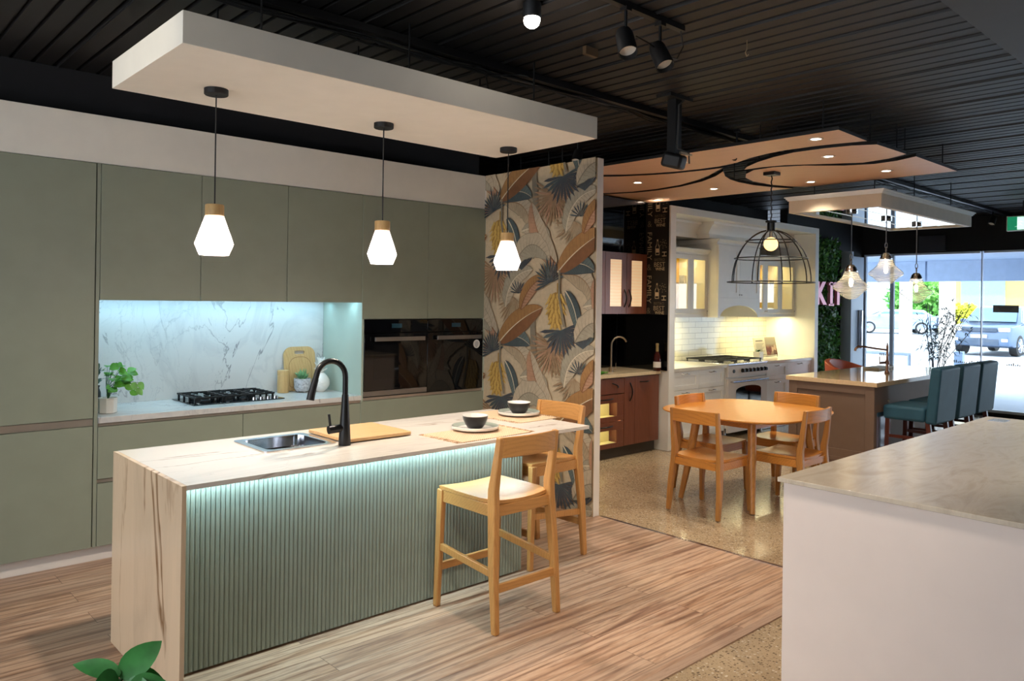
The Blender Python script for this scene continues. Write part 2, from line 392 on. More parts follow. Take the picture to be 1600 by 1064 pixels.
# ------------------------------------------------------------------ wallpapered partition
PX = 4.55
part = thing('partition_wall', 'white partition wall end with tropical leaf wallpaper beside the ovens', 'wall', (4.585, 4.6, 0))
b = MB(); b.box(PX, 4.62, 3.965, 5.94, 0, 2.8); b.build('panel', M['white'], part, bevel=.003)
def c8(*c): return c
WP = [mat('wp_%d' % i, c, .7, var=.08, vs=30) for i, c in enumerate([
    (198, 176, 144), (160, 116, 68), (130, 86, 52), (96, 106, 102), (74, 84, 84), (66, 66, 70), (176, 154, 124), (146, 116, 84), (178, 134, 104), (186, 168, 142), (132, 120, 100), (204, 166, 86), (160, 122, 58), (128, 116, 98), (212, 196, 166), (164, 152, 130)])]
SAND, OCH, RUST, TEAL, DTEAL, NAVY, TAN, BRN, PINK, PALE, OLV, YEL, DYEL, TRK, CREAM, GRN = range(16)
class WPaper:
    def __init__(s): s.b = MB(); s.k = 0; s.rng = random.Random(5)
    def poly(s, pts, ci, up=True):
        if up: s.k += 1
        x = PX-.0006-s.k*7e-6
        s.b.cur = ci; s.b.add([(x, 5.3-p[0], p[1]) for p in pts], [list(range(len(pts)))])
    def strip(s, pts, w0, w1, ci, up=True):
        if up: s.k += 1
        x = PX-.0006-s.k*7e-6; n = len(pts); vs = []
        for i, p in enumerate(pts):
            a = pts[max(i-1, 0)]; c = pts[min(i+1, n-1)]; dx, dy = c[0]-a[0], c[1]-a[1]; L = math.hypot(dx, dy) or 1
            w = w0+(w1-w0)*i/(n-1); vs += [(p[0]-dy/L*w, p[1]+dx/L*w), (p[0]+dy/L*w, p[1]-dx/L*w)]
        s.b.cur = ci; s.b.add([(x, 5.3-p[0], p[1]) for p in vs], [(2*i, 2*i+1, 2*i+3, 2*i+2) for i in range(n-1)])
    def leaf(s, a, t, W, bend, c1, c2, rib, vein, ragged=.0, nv=20):
        n = 14; dx, dy = t[0]-a[0], t[1]-a[1]; L = math.hypot(dx, dy); nx, ny = -dy/L, dx/L
        cl = []
        for i in range(n+1):
            q = i/n; bb = 4*q*(1-q)*bend*L
            cl.append((a[0]+dx*q+nx*bb, a[1]+dy*q+ny*bb))
        def wid(q): return W*math.sin(PI*min(1, q**.85))**.62 if 0 < q < 1 else .001
        def nrm(i):
            p, r = cl[max(i-1, 0)], cl[min(i+1, n)]; ex, ey = r[0]-p[0], r[1]-p[1]; E = math.hypot(ex, ey); return -ey/E, ex/E, ex/E, ey/E
        s.k += 1
        for sgn, ci in ((1, c1), (-1, c2)):
            vs = []
            for i in range(n+1):
                a1, b1, tx, ty = nrm(i); w_ = wid(i/n)*(1+(ragged*s.rng.uniform(-1, 1)))*sgn
                vs += [cl[i], (cl[i][0]+a1*w_+tx*abs(w_)*.15, cl[i][1]+b1*w_+ty*abs(w_)*.15)]
            x = PX-.0006-s.k*7e-6; s.b.cur = ci
            s.b.add([(x, 5.3-p[0], p[1]) for p in vs], [(2*i, 2*i+1, 2*i+3, 2*i+2) for i in range(n)])
            s.k += 1
            edge = [vs[2*i+1] for i in range(n+1)]; s.strip(edge, .0022, .0018, vein, False)
            for j in range(1, nv):
                q = j/nv; i = min(n-1, int(q*n)); a1, b1, tx, ty = nrm(i); w_ = wid(q)*.93*sgn
                p0 = cl[i]; p1 = (p0[0]+a1*w_+tx*abs(w_)*.5, p0[1]+b1*w_+ty*abs(w_)*.5)
                s.strip([p0, p1], .0018, .0006, vein, False)
        s.strip(cl, .006, .002, rib)
    def fan(s, c, r, a0, a1, n, c1, c2, wd=.018):
        s.k += 1
        for i in range(n):
            a = math.radians(a0+(a1-a0)*i/(n-1)); rr = r*s.rng.uniform(.78, 1.05); ci = c1 if s.rng.random() < .65 else c2
            d = (math.cos(a), math.sin(a)); p = (-d[1], d[0]); pts = []
            for q, w_ in ((.05, .15), (.45, .8), (.75, 1), (1, 0), (.75, -1), (.45, -.8), (.05, -.15)):
                pts.append((c[0]+d[0]*rr*q+p[0]*wd*w_, c[1]+d[1]*rr*q+p[1]*wd*w_))
            s.poly(pts, ci, i % 3 == 0)
            s.strip([c, (c[0]+d[0]*rr*.9, c[1]+d[1]*rr*.9)], .0015, .0006, c2 if ci == c1 else c1)
    def bananas(s, c, w, h):
        s.strip([(c[0]+.02, c[1]+h*.75), (c[0]+.03, c[1]+h*.3)], .008, .02, DYEL)
        s.poly([(c[0]+w*.46*math.cos(t), c[1]+h*.5*math.sin(t)) for t in [2*PI*q/16 for q in range(16)]], DYEL)
        for r in range(7):
            m_ = (4, 5, 5, 5, 4, 4, 3)[r]
            for j in range(m_):
                o_ = j-(m_-1)/2; u = c[0]+o_*w/5.4+s.rng.uniform(-.005, .005); v = c[1]+h*.46-r*h/7.4; ln = h/5.6; wd_ = w/15; lean = o_*.022
                s.poly([(u+lean*(t_*t_)+sg*wd_*math.sin(PI*(.08+.84*t_))**.6, v-t_*ln) for sg, seq in ((-1, (0, .25, .5, .75, 1)), (1, (1, .75, .5, .25, 0))) for t_ in seq], YEL)
                s.strip([(u+lean*t_*t_+wd_*.25, v-t_*ln) for t_ in (.1, .5, .9)], .0012, .0012, DYEL)
    def motif(s, du, dv):
        o = lambda *p: tuple((q[0]+du, q[1]+dv) for q in p) if len(p) > 1 else (p[0][0]+du, p[0][1]+dv)
        s.strip(o((.68, .98), (.66, 1.25), (.64, 1.62)), .036, .03, TRK); s.strip(o((.655, .98), (.63, 1.3), (.615, 1.6)), .006, .005, OLV)
        s.fan(o((.88, 1.30)), .30, 150, 400, 26, BRN, PINK, .010)
        s.fan(o((1.13, 1.06)), .26, 170, 330, 18, TAN, BRN, .009)
        s.fan(o((.14, 1.22)), .22, 20, 200, 16, DTEAL, NAVY, .009)
        s.leaf(o((1.02, .98)), o((1.36, 1.30)), .085, .22, GRN, PALE, CREAM, OLV, .1)
        s.leaf(o((.27, 1.28)), o((.62, 1.0)), .085, .25, PALE, TAN, BRN, OLV, .12)
        s.leaf(o((.5, 1.02)), o((.82, .80)), .075, .3, GRN, PALE, CREAM, OLV, .12)
        s.leaf(o((.93, .72)), o((.62, 1.26)), .10, .1, PINK, PALE, RUST, BRN, .06)
        s.leaf(o((.42, .74)), o((.84, .76)), .11, .36, PALE, GRN, OLV, OLV, .12)
        s.leaf(o((1.22, .92)), o((1.33, 1.22)), .05, .05, OCH, PINK, RUST, RUST)
        s.fan(o((.98, 1.44)), .24, 185, 375, 15, NAVY, DTEAL, .014)
        s.fan(o((1.22, 1.30)), .2, 40, 150, 13, NAVY, DTEAL, .009)
        s.fan(o((1.18, 1.10)), .13, 15, 170, 9, NAVY, DTEAL, .007)
        s.leaf(o((1.02, 1.76)), o((1.16, 1.42)), .055, .1, DTEAL, TEAL, CREAM, NAVY)
        s.leaf(o((.25, 1.30)), o((.62, 1.30)), .085, .18, TEAL, DTEAL, PALE, NAVY)
        s.leaf(o((.22, 1.30)), o((.76, 1.62)), .105, .06, OCH, RUST, CREAM, RUST, .0)
        s.leaf(o((.50, 1.60)), o((.80, 1.88)), .07, .14, OCH, PINK, RUST, RUST)
        s.strip(o((.30, .86), (.24, 1.1), (.24, 1.32)), .014, .01, OLV)
        s.bananas(o((.915, 1.60)), .20, .30)
wp = WPaper()
wp.b.cur = SAND; wp.b.add([(PX-.0006, 5.31, 0), (PX-.0006, 3.964, 0), (PX-.0006, 3.964, 2.8), (PX-.0006, 5.31, 2.8)], [(0, 1, 2, 3)])
for i_ in (-2, -1, 0, 1):
    for j_ in range(-3, 4):
        du = i_*.72; dv = j_*1.25-i_*.64*1
        if -1.9 < dv < 2.6: wp.motif(du, dv)
me_o = wp.b.build('wallpaper', WP, part, smooth=False, fixn=False)
bm = bmesh.new(); bm.from_mesh(me_o.data)
for co, no in (((0, 5.29, 0), (0, 1, 0)), ((0, 3.966, 0), (0, -1, 0)), ((0, 4, .0), (0, 0, -1)), ((0, 4, 2.8), (0, 0, 1))):
    bmesh.ops.bisect_plane(bm, geom=bm.verts[:]+bm.edges[:]+bm.faces[:], plane_co=Vector(co)-part.location, plane_no=no, clear_outer=True)
bm.to_mesh(me_o.data); bm.free()

# ------------------------------------------------------------------ green kitchen wall
FY = 5.29      # door faces
def door(b, x0, x1, z0, z1, y=FY, t=.02, g=.0018): return b.box(x0+g, x1-g, y, y+t, z0+g, z1-g)
t = thing('tall_cabinet', 'tall sage green pantry cabinet at the left edge of the photo', 'cabinet', (1.0, 5.6, 0))
MB().box(.64, 1.352, FY+.022, 5.94, .1, 2.498).build('body', M['sage'], t)
door(MB(), .64, 1.348, .905, 2.498).build('door', M['sage'], t, bevel=.001)
door(MB(), .64, 1.348, .1, .858).build('door', M['sage'], t, bevel=.001)
MB().box(.64, 1.348, FY+.012, FY+.0215, .86, .903).build('handle_rail', M['alu'], t)
o = MB().box(1.353, 1.374, FY+.003, 5.94, .1, 2.498).build('filler_panel', M['sage'], bevel=.001); tag(o, 'narrow vertical sage panel between the pantry and the lit niche', 'panel')
xs = [1.375, 2.0, 2.63, 3.268]
for i in range(3):
    t = thing('wall_cabinet', ['flat sage green overhead cabinet beside the tall pantry', 'flat sage green overhead cabinet above the cooktop, middle of three', 'flat sage green overhead cabinet next to the oven tower'][i], 'cabinet', ((xs[i]+xs[i+1])/2, 5.6, 1.65), 'overhead cabinets over the lit niche')
    MB().box(xs[i]+.001, xs[i+1]-.001, FY+.022, 5.94, 1.662, 2.498).build('body', M['sage'], t)
    door(MB(), xs[i], xs[i+1], 1.642, 2.498).build('door', M['sage'], t, bevel=.001)
for i, (x0, x1, lb) in enumerate(((1.375, 2.31, 'sage green base cabinet of drawers below the potted plant'), (2.31, 3.268, 'sage green base cabinet of drawers below the cooktop right side'))):
    t = thing('base_cabinet', lb, 'cabinet', ((x0+x1)/2, 5.6, .1), 'base cabinets under the worktop')
    MB().box(x0+.001, x1-.001, FY+.022, 5.94, .1, .868).build('body', M['sage'], t)
    door(MB(), x0, x1, .52, .85).build('drawer', M['sage'], t, bevel=.001)
    door(MB(), x0, x1, .1, .495).build('drawer', M['sage'], t, bevel=.001)
    MB().box(x0+.001, x1-.001, FY+.012, FY+.0215, .497, .518).build('handle_rail', M['alu'], t)
stone = marble('pale_stone', (208, 206, 202), (104, 100, 104), (160, 158, 162), (1, 1, .5), (0, .12, 0), (3.1, 0, 1.7), .25, .008, 1.0, 2.0)
o = MB().box(1.3755, 3.2675, FY-.012, 5.9, .872, .91).build('worktop', stone, bevel=.002); tag(o, 'pale marbled stone worktop in the lit niche', 'worktop')
MB().box(1.376, 3.267, FY+.004, FY+.02, .853, .8715).build('handle_rail', M['alu'], o)
o = MB().box(1.3755, 3.2675, 5.9005, 5.939, .91, 1.66).build('splashback', stone); tag(o, 'grey veined marble splashback behind the cooktop', 'splashback')
o = MB().box(1.38, 3.262, 5.36, 5.385, 1.653, 1.6615).build('led_strip', M['ledcool']); tag(o, 'cool white light strip under the overhead cabinets', 'light strip')
light('AREA', 'niche_led', (2.32, 5.78, 1.64), 2.2, (.42, .76, 1), (2.32, 5.9, .9), 1.84, .04)
light('AREA', 'niche_led_front', (2.32, 5.40, 1.64), 2.3, (.45, .80, 1), (2.32, 5.8, .9), 1.84, .03)
# oven tower
t = thing('oven_cabinet', 'sage green oven tower cabinet housing the two black ovens', 'cabinet', (3.9, 5.6, 0))
b = MB(); b.box(3.27, 3.288, FY+.001, 5.94, .1, 2.498); b.box(4.53, 4.548, FY+.001, 5.94, .1, 2.498); b.box(3.288, 4.53, 5.9, 5.94, .1, 2.498)
b.box(3.288, 4.53, FY+.022, 5.9, .82, .878); b.box(3.288, 4.53, FY+.022, 5.9, 1.512, 2.498); b.box(3.288, 4.53, FY+.1, 5.9, .1, .12); b.build('body', mat('pale_sage_panel', (170, 182, 168), .42, var=.02), t)  # sage made paler here: light on the niche side put into the colour
door(MB(), 3.27, 3.91, 1.512, 2.498).build('door', M['sage'], t, bevel=.001)
door(MB(), 3.91, 4.547, 1.512, 2.498).build('door', M['sage'], t, bevel=.001)
door(MB(), 3.27, 4.547, .1, .862).build('drawer', M['sage'], t, bevel=.001)
MB().box(3.288, 4.53, FY+.006, FY+.0215, .864, .885).build('handle_rail', M['alu'], t)
def oven(x0, x1, label, bar, sticker):
    t = thing('oven', label, 'oven', ((x0+x1)/2, 5.5, .89), 'pair of built-in ovens')
    MB().box(x0, x1, FY+.02, 5.8, .887, 1.508).build('body', M['matblack'], t)
    c = MB().box(x0+.001, x1-.001, FY-.002, FY+.0195, 1.402, 1.507).build('control_panel', M['blackglass'], t, bevel=.002)
    MB().box((x0+x1)/2-.05, (x0+x1)/2+.05, FY-.0035, FY-.0022, 1.44, 1.475).build('display', mat('oven_display', (40, 70, 84), .1), c)
    z0 = .887 if not bar else .937
    d = MB().box(x0+.001, x1-.001, FY-.004, FY+.0195, z0+.001, 1.397).build('door', M['blackglass'], t, bevel=.002)
    MB().box(x0+.09, x1-.09, FY-.0047, FY-.0042, z0+.09, 1.30).build('door_window', mat('oven_window', (16, 15, 15), .03), d)
    h = MB(); h.box(x0+.08, x1-.05, FY-.045, FY-.03, 1.335, 1.368); h.box(x0+.1, x0+.115, FY-.03, FY-.004, 1.345, 1.36); h.box(x1-.085, x1-.07, FY-.03, FY-.004, 1.345, 1.36)
    h.build('handle', M['ovenbar'], t, bevel=.002)
    if bar: MB().box(x0+.001, x1-.001, FY-.004, FY+.0195, .895, .935).build('trim_bar', M['ovenbar'], t)
    if sticker:
        s_ = MB().lathe([(.0001, FY-.0056), (.038, FY-.0056), (.038, FY-.0047)], (x1-.075, 0, 1.285), 24, axis='y').build('sticker', M['ceramic'], t)
        q = MB()
        for j, wd_ in enumerate((.03, .042, .042, .036, .02)): q.box(x1-.075-wd_/2, x1-.075+wd_/2, FY-.0062, FY-.0057, 1.302-j*.011, 1.306-j*.011)
        q.build('print', mat('grey_print', (120, 120, 124), .6), s_)
oven(3.29, 3.909, 'built-in black glass oven on the left, silver bar along its base', True, False)
oven(3.911, 4.529, 'built-in black glass oven on the right with round white sticker', False, True)

# ------------------------------------------------------------------ cooktop and niche objects
t = thing('gas_cooktop', 'black gas cooktop with cast iron grates on the pale worktop', 'cooktop', (2.35, 5.68, .91))
MB().box(2.02, 2.70, 5.44, 5.87, .9105, .918).build('base_plate', M['blackglass'], t, bevel=.003)
for (bx, by, r_) in ((2.15, 5.57, .035), (2.15, 5.75, .045), (2.36, 5.70, .06), (2.56, 5.76, .04), (2.42, 5.54, .03)):
    MB().lathe([(r_, .918), (r_, .93), (r_*.75, .935), (r_*.75, .942), (.001, .944)], (bx, by, 0), 20).build('burner', M['matblack'], t)
for gx0, gx1 in ((2.05, 2.26), (2.265, 2.46), (2.465, 2.64)):
    g = MB(); gy0, gy1 = (5.49, 5.85); zt = .962
    for yy in (gy0, gy1): g.box(gx0, gx1, yy-.005, yy+.005, zt-.012, zt)
    for xx in (gx0+.005, gx1-.005): g.box(xx-.005, xx+.005, gy0, gy1, zt-.012, zt)
    for q in range(5):
        yy = gy0+.04+q*(gy1-gy0-.08)/4; g.box(gx0, gx0+.06, yy-.004, yy+.004, zt-.01, zt+.003); g.box(gx1-.06, gx1, yy-.004, yy+.004, zt-.01, zt+.003)
    g.box((gx0+gx1)/2-.004, (gx0+gx1)/2+.004, gy0, gy0+.12, zt-.01, zt+.003); g.box((gx0+gx1)/2-.004, (gx0+gx1)/2+.004, gy1-.12, gy1, zt-.01, zt+.003)
    for xx in (gx0+.006, gx1-.006):
        for q in range(4):
            yy = gy0+.02+q*(gy1-gy0-.04)/3; g.box(xx-.006, xx+.006, yy-.008, yy+.008, .918, zt)
    g.build('grate', M['black'], t, bevel=.0015)
for q in range(4): MB().lathe([(.02, .918), (.018, .938), (.001, .939)], (2.47+q*.055, 5.463, 0), 16).build('knob', M['chrome'], t)
# bamboo canister
t = tag(MB().lathe([(.001, .911), (.044, .911), (.045, .914), (.045, 1.045), (.0435, 1.047), (.0435, 1.049), (.046, 1.051), (.046, 1.088), (.043, 1.092), (.001, 1.092)], (2.86, 5.80, 0), 28).build('canister', M['bambooV']), 'round bamboo storage canister standing left of the chopping board', 'canister')
# upright chopping board with handle slot, leaning on the splashback
def rounded(x0, x1, z0, z1, r, n=6, rt=None):
    pts = []; rt = rt or r
    for cx_, cz_, a0, rr in ((x1-r, z0+r, -90, r), (x1-rt, z1-rt, 0, rt), (x0+rt, z1-rt, 90, rt), (x0+r, z0+r, 180, r)):
        for q in range(n+1):
            a = math.radians(a0+90*q/n); pts.append((cx_+rr*math.cos(a), cz_+rr*math.sin(a)))
    return pts
def slotted(outer, inner, y0, y1, b):
    """ring-like plate: outer loop and inner hole with equal point counts, thickness in y"""
    n = len(outer); v = [(p[0], y0, p[1]) for p in outer]+[(p[0], y0, p[1]) for p in inner]+[(p[0], y1, p[1]) for p in outer]+[(p[0], y1, p[1]) for p in inner]
    f = []
    for i in range(n):
        j = (i+1) % n
        f += [(i, j, n+j, n+i), (2*n+i, 3*n+i, 3*n+j, 2*n+j), (i, 2*n+i, 2*n+j, j), (n+i, n+j, 3*n+j, 3*n+i)]
    b.add(v, f)
b = MB(); slotted(rounded(-.14, .14, 0, .36, .03, 6, .07), rounded(-.045, .045, .30, .325, .012, 6), -.008, .008, b)
t = thing('chopping_board', 'upright bamboo chopping board with handle slot leaning on the marble', 'chopping board', (3.04, 5.845, .911))
Mx = Matrix.Translation((3.04, 5.845, .9135)) @ Matrix.Rotation(math.radians(-7), 4, 'X')
b.xf(Mx); b.build('board', M['bambooV'], t, bevel=.002)
b = MB(); gr = rounded(-.10, .10, .03, .275, .02, 6, .08); b.tube([(p[0], -.0085, p[1]) for p in gr], .0018, 6, True); b.xf(Mx); b.build('juice_groove', mat('groove_brown', (150, 110, 66), .5), t)
# succulent pot
def leafblade(b, base, d, L, W, droop=.2, n=5, cup=.15, face=(0, 0, 1)):
    d = Vector(d).normalized(); sidev = d.cross(Vector(face))
    if sidev.length < .1: sidev = Vector((1, 0, 0))
    sidev.normalize(); up = sidev.cross(d).normalized(); base = Vector(base); rows = []
    for i in range(n+1):
        q = i/n; c = base+d*L*q+Vector((0, 0, -1))*droop*L*q*q; w_ = W*math.sin(PI*min(1, .06+.94*q**.8))**.8 if q < 1 else W*.02
        rows.append([tuple(c-sidev*w_+up*cup*w_), tuple(c), tuple(c+sidev*w_+up*cup*w_)])
    v = [p for r in rows for p in r]
    b.add(v, [(3*i+j, 3*i+j+1, 3*i+j+4, 3*i+j+3) for i in range(n) for j in (0, 1)])
rng = random.Random(3)
t = thing('potted_succulent', 'small green succulent in a patterned grey concrete pot on short feet', 'plant', (3.0, 5.745, .91))
b = MB(); b.lathe([(.001, .922), (.05, .922), (.064, .945), (.067, 1.015), (.067, 1.022), (.06, 1.022), (.058, 1.005), (.001, 1.005)], (3.0, 5.745, 0), 26)
for a in (0, 2.1, 4.2): b.cyl((3.0+.035*math.cos(a+.5), 5.745+.035*math.sin(a+.5), .911), .008, .013, 8)
b.build('pot', mat('carved_concrete', (178, 178, 182), .8, var=.35, vs=60, bump=.5, bscale=60), t)
b = MB()
for i in range(46):
    a = rng.uniform(0, 2*PI); e = rng.uniform(.3, 1.5); leafblade(b, (3.0+.02*math.cos(a), 5.745+.02*math.sin(a), 1.005+rng.uniform(0, .03)), (math.cos(a)*math.cos(e), math.sin(a)*math.cos(e), math.sin(e)), rng.uniform(.04, .08), .009, -.1)
b.build('foliage', mat('succulent_green', (120, 168, 120), .5, var=.3, vs=40), t)
# white pineapple ornament
t = thing('pineapple_ornament', 'white ceramic pineapple ornament behind the black tap', 'ornament', (3.14, 5.70, .91))
b = MB(); rings = []
for i in range(17):
    q = i/16; r_ = .072*math.sin(PI*(.1+.82*q))**.75; z_ = .911+.155*q
    rings.append([(3.14+r_*(1+.05*math.cos(10*a+i*PI)) * math.cos(a), 5.70+r_*(1+.05*math.cos(10*a+i*PI))*math.sin(a), z_) for a in [2*PI*j/40 for j in range(40)]])
b.rings(rings); b.build('body', M['ceramic'], t)
b = MB()
for ly in range(3):
    for j in range(9):
        a = 2*PI*j/9+ly*.35; e = .35+.42*ly; leafblade(b, (3.14, 5.70, 1.062+ly*.012), (math.cos(a)*math.cos(e), math.sin(a)*math.cos(e), math.sin(e)), .06+.012*ly, .012, -.35)
b.build('crown', M['ceramic'], t, solid=.002)
# leafy plant and black vase on the left
t = thing('potted_plant', 'bright green leafy plant in a small white pot in the niche', 'plant', (1.475, 5.46, .91))
MB().lathe([(.001, .911), (.05, .911), (.056, .915), (.058, 1.0), (.06, 1.002), (.06, 1.01), (.052, 1.01), (.051, .99), (.001, .99)], (1.475, 5.46, 0), 8, a0=PI/8).build('pot', M['ceramic'], t, bevel=.003)
b = MB(); st = MB()
for i in range(24):
    a = rng.uniform(-1.9, 1.9); h_ = rng.uniform(.05, .22); rr = rng.uniform(.02, .10)
    p1 = (1.475+rr*math.cos(a)+.02, 5.46+rr*.8*math.sin(a), 1.0+h_)
    st.tube([(1.475, 5.46, .99), (1.475+rr*.4*math.cos(a), 5.46+rr*.3*math.sin(a), 1.0+h_*.6), p1], .0015, 5)
    for q in range(2):
        a2 = a+rng.uniform(-1, 1); leafblade(b, p1, (abs(math.cos(a2))*(1 if p1[0] < 1.49 else math.copysign(1, math.cos(a2))), math.sin(a2), rng.uniform(-.2, .7)), rng.uniform(.045, .07), rng.uniform(.02, .03), .3, face=(-.3, -.8, .8))
for p1 in ((1.60, 5.43, 1.17), (1.61, 5.42, 1.10), (1.64, 5.42, 1.06), (1.60, 5.43, 1.04), (1.65, 5.42, 1.10), (1.57, 5.43, 1.08)):
    st.tube([(1.475, 5.46, 1.0), (1.54, 5.44, 1.12), p1], .0014, 5); leafblade(b, p1, (rng.uniform(-.1, 1), -.3, rng.uniform(-.9, .2)), .05, .022, .2, face=(-.3, -.8, .5))
b.build('foliage', M['leaf'], t); st.build('stem', M['leafdark'], t)
t = thing('dark_vase', 'round black vase with dark leaves behind the white pot', 'vase', (1.43, 5.56, .91))
MB().lathe([(.001, .911), (.04, .911), (.044, .95), (.04, 1.03), (.03, 1.06), (.036, 1.075), (.03, 1.075)], (1.435, 5.62, 0), 20).build('vase', M['matblack'], t)
b = MB()
for i in range(30):
    a = rng.uniform(0, 2*PI); e = rng.uniform(.1, 1.4); leafblade(b, (1.44+.02*math.cos(a), 5.63+.03*math.sin(a), 1.07+rng.uniform(0, .12)), (math.cos(a)*math.cos(e)*.5+.1, math.sin(a)*math.cos(e), math.sin(e)), rng.uniform(.04, .08), .018, .2)
b.build('foliage', M['darkleafpot'], t)

# ------------------------------------------------------------------ island
IX0, IX1, IY0, IY1, IT = 1.12, 3.545, 3.13, 4.04, .92
mtop = marble('island_marble_top', (222, 214, 204), (142, 118, 100), (180, 172, 166), (.35, 1.5, 1), (0, 0, .13), (0, 1.3, 0), .2, .006, 1.0, 1.1)
mend = marble('island_marble_end', (226, 198, 166), (132, 98, 66), (168, 148, 126), (1, 2.6, .4), (.10, 0, 0), (0, 2.9, .4), .25, .012, 1.2, .62, .12)
isl = thing('kitchen_island', 'marble waterfall kitchen island with sage green fluted front', 'island', (2.3, 3.6, 0))
b = MB()
n1 = MB()
# worktop with a rectangular sink opening
SX0, SX1, SY0, SY1 = 1.685, 2.045, 3.575, 3.925
b.box(IX0+.02, SX0, IY0, IY1, IT-.02, IT); b.box(SX1, IX1, IY0, IY1, IT-.02, IT); b.box(SX0, SX1, IY0, SY0, IT-.02, IT); b.box(SX0, SX1, SY1, IY1, IT-.02, IT)
b.build('worktop', mtop, isl, smooth=False)
MB().box(IX0, IX0+.0199, IY0, IY1, 0, IT).build('waterfall_end', mend, isl, bevel=.0015)
b = MB(); b.box(1.141, SX0-.02, 3.48, 4.0, .0, .899); b.box(SX1+.02, 3.28, 3.48, 4.0, 0, .899); b.box(SX0-.02, SX1+.02, 3.48, 3.55, 0, .899); b.box(SX0-.02, SX1+.02, 3.95, 4.0, 0, .899); b.box(SX0-.02, SX1+.02, 3.55, 3.95, 0, .6)
b.build('body', M['sage'], isl)
# fluted front
pts = []; x = 1.141; p = .0225
while x < 3.285:
    for q in range(6): 
        a = PI*q/5; pts.append((x+p*.5-p*.46*math.cos(a), 3.462-.0075*math.sin(a)**.7))
    x += p
pts = [(1.141, 3.479)]+[(1.141, 3.466)]+pts+[(x, 3.479)]
b = MB(); n = len(pts); b.add([(q[0], q[1], .012) for q in pts]+[(q[0], q[1], .899) for q in pts], [(i, i+1, n+i+1, n+i) for i in range(n-1)]+[(n-1, 0, n, 2*n-1)])
b.build('fluted_panel', M['sage_flute'], isl, smooth=True, ang=50)
MB().box(1.15, 3.28, 3.435, 3.45, .89, .8985).build('led_strip', M['ledcool'], isl)
light('AREA', 'island_led', (2.2, 3.43, .885), 9, (.6, .88, 1), (2.2, 3.50, .3), 2.1, .02)
# sink
t = thing('sink', 'stainless steel inset sink in the marble island top', 'sink', (1.865, 3.75, .92))
b = MB(); rim = rounded(1.665, 2.065, 3.555, 3.945, .03); inn = rounded(1.70, 2.03, 3.59, 3.91, .04); 
def ringz(outer, inner, z0, z1, b):
    n = len(outer); b.add([(p[0], p[1], z0) for p in outer]+[(p[0], p[1], z1) for p in inner], [(i, (i+1) % n, n+(i+1) % n, n+i) for i in range(n)])
ringz(rim, rim, .9205, .925, b); ringz(rim, inn, .925, .924, b); ringz(inn, rounded(1.705, 2.025, 3.595, 3.905, .04), .924, .868, b); bt = rounded(1.705, 2.025, 3.595, 3.905, .04)
b.add([(p[0], p[1], .868) for p in bt], [list(range(len(bt)))]); b.build('basin', M['chrome'], t)
MB().lathe([(.001, .870), (.03, .870), (.04, .869)], (1.865, 3.75, 0), 20).build('drain', M['chrome'], t)
# cutting board by the sink
t = thing('cutting_board', 'flat bamboo cutting board lying beside the sink', 'cutting board', (2.3, 3.72, .92))
MB().prism(rounded(2.085, 2.50, 3.51, 3.92, .015), .926, .944).build('board', M['bamboo'], t, bevel=.003)
MB().box(2.10, 2.12, 3.60, 3.83, .9205, .9262).build('foot', M['black'], t)
MB().box(2.46, 2.48, 3.60, 3.83, .9205, .9262).build('foot', M['black'], t)
# tap
t = thing('kitchen_tap', 'tall matt black gooseneck tap on the marble island', 'tap', (2.07, 3.497, .92))
tx, ty = 2.068, 3.497
MB().lathe([(.001, .9205), (.03, .9205), (.031, .925), (.028, 1.0), (.02, 1.12), (.0165, 1.18), (.001, 1.18)], (tx, ty, 0), 24).build('body', M['black'], t)
pth = [(tx, ty, 1.17), (tx, ty, 1.27)]+[(tx-.075+.075*math.cos(a), ty+.0+.03*(1-math.cos(a))*.5, 1.27+.085*math.sin(a)) for a in [PI*q/14 for q in range(1, 13)]]
e = pth[-1]; pth += [(e[0]-.012, e[1]+.002, e[2]-.045)]
MB().tube(pth, .0145, 14).build('spout', M['black'], t)
MB().tube([(e[0]-.010, e[1]+.002, e[2]-.04), (e[0]-.03, e[1]+.004, e[2]-.11), (e[0]-.037, e[1]+.005, e[2]-.145)], [.016, .019, .021], 14).build('spray_head', M['black'], t)
h = MB().tube([(tx, ty, 1.01), (tx-.09, ty+.008, 1.005)], .021, 14).build('lever_body', M['black'], t)
MB().tube([(tx-.078, ty+.007, 1.01), (tx-.088, ty+.008, 1.085)], .007, 8).build('lever', M['black'], h)
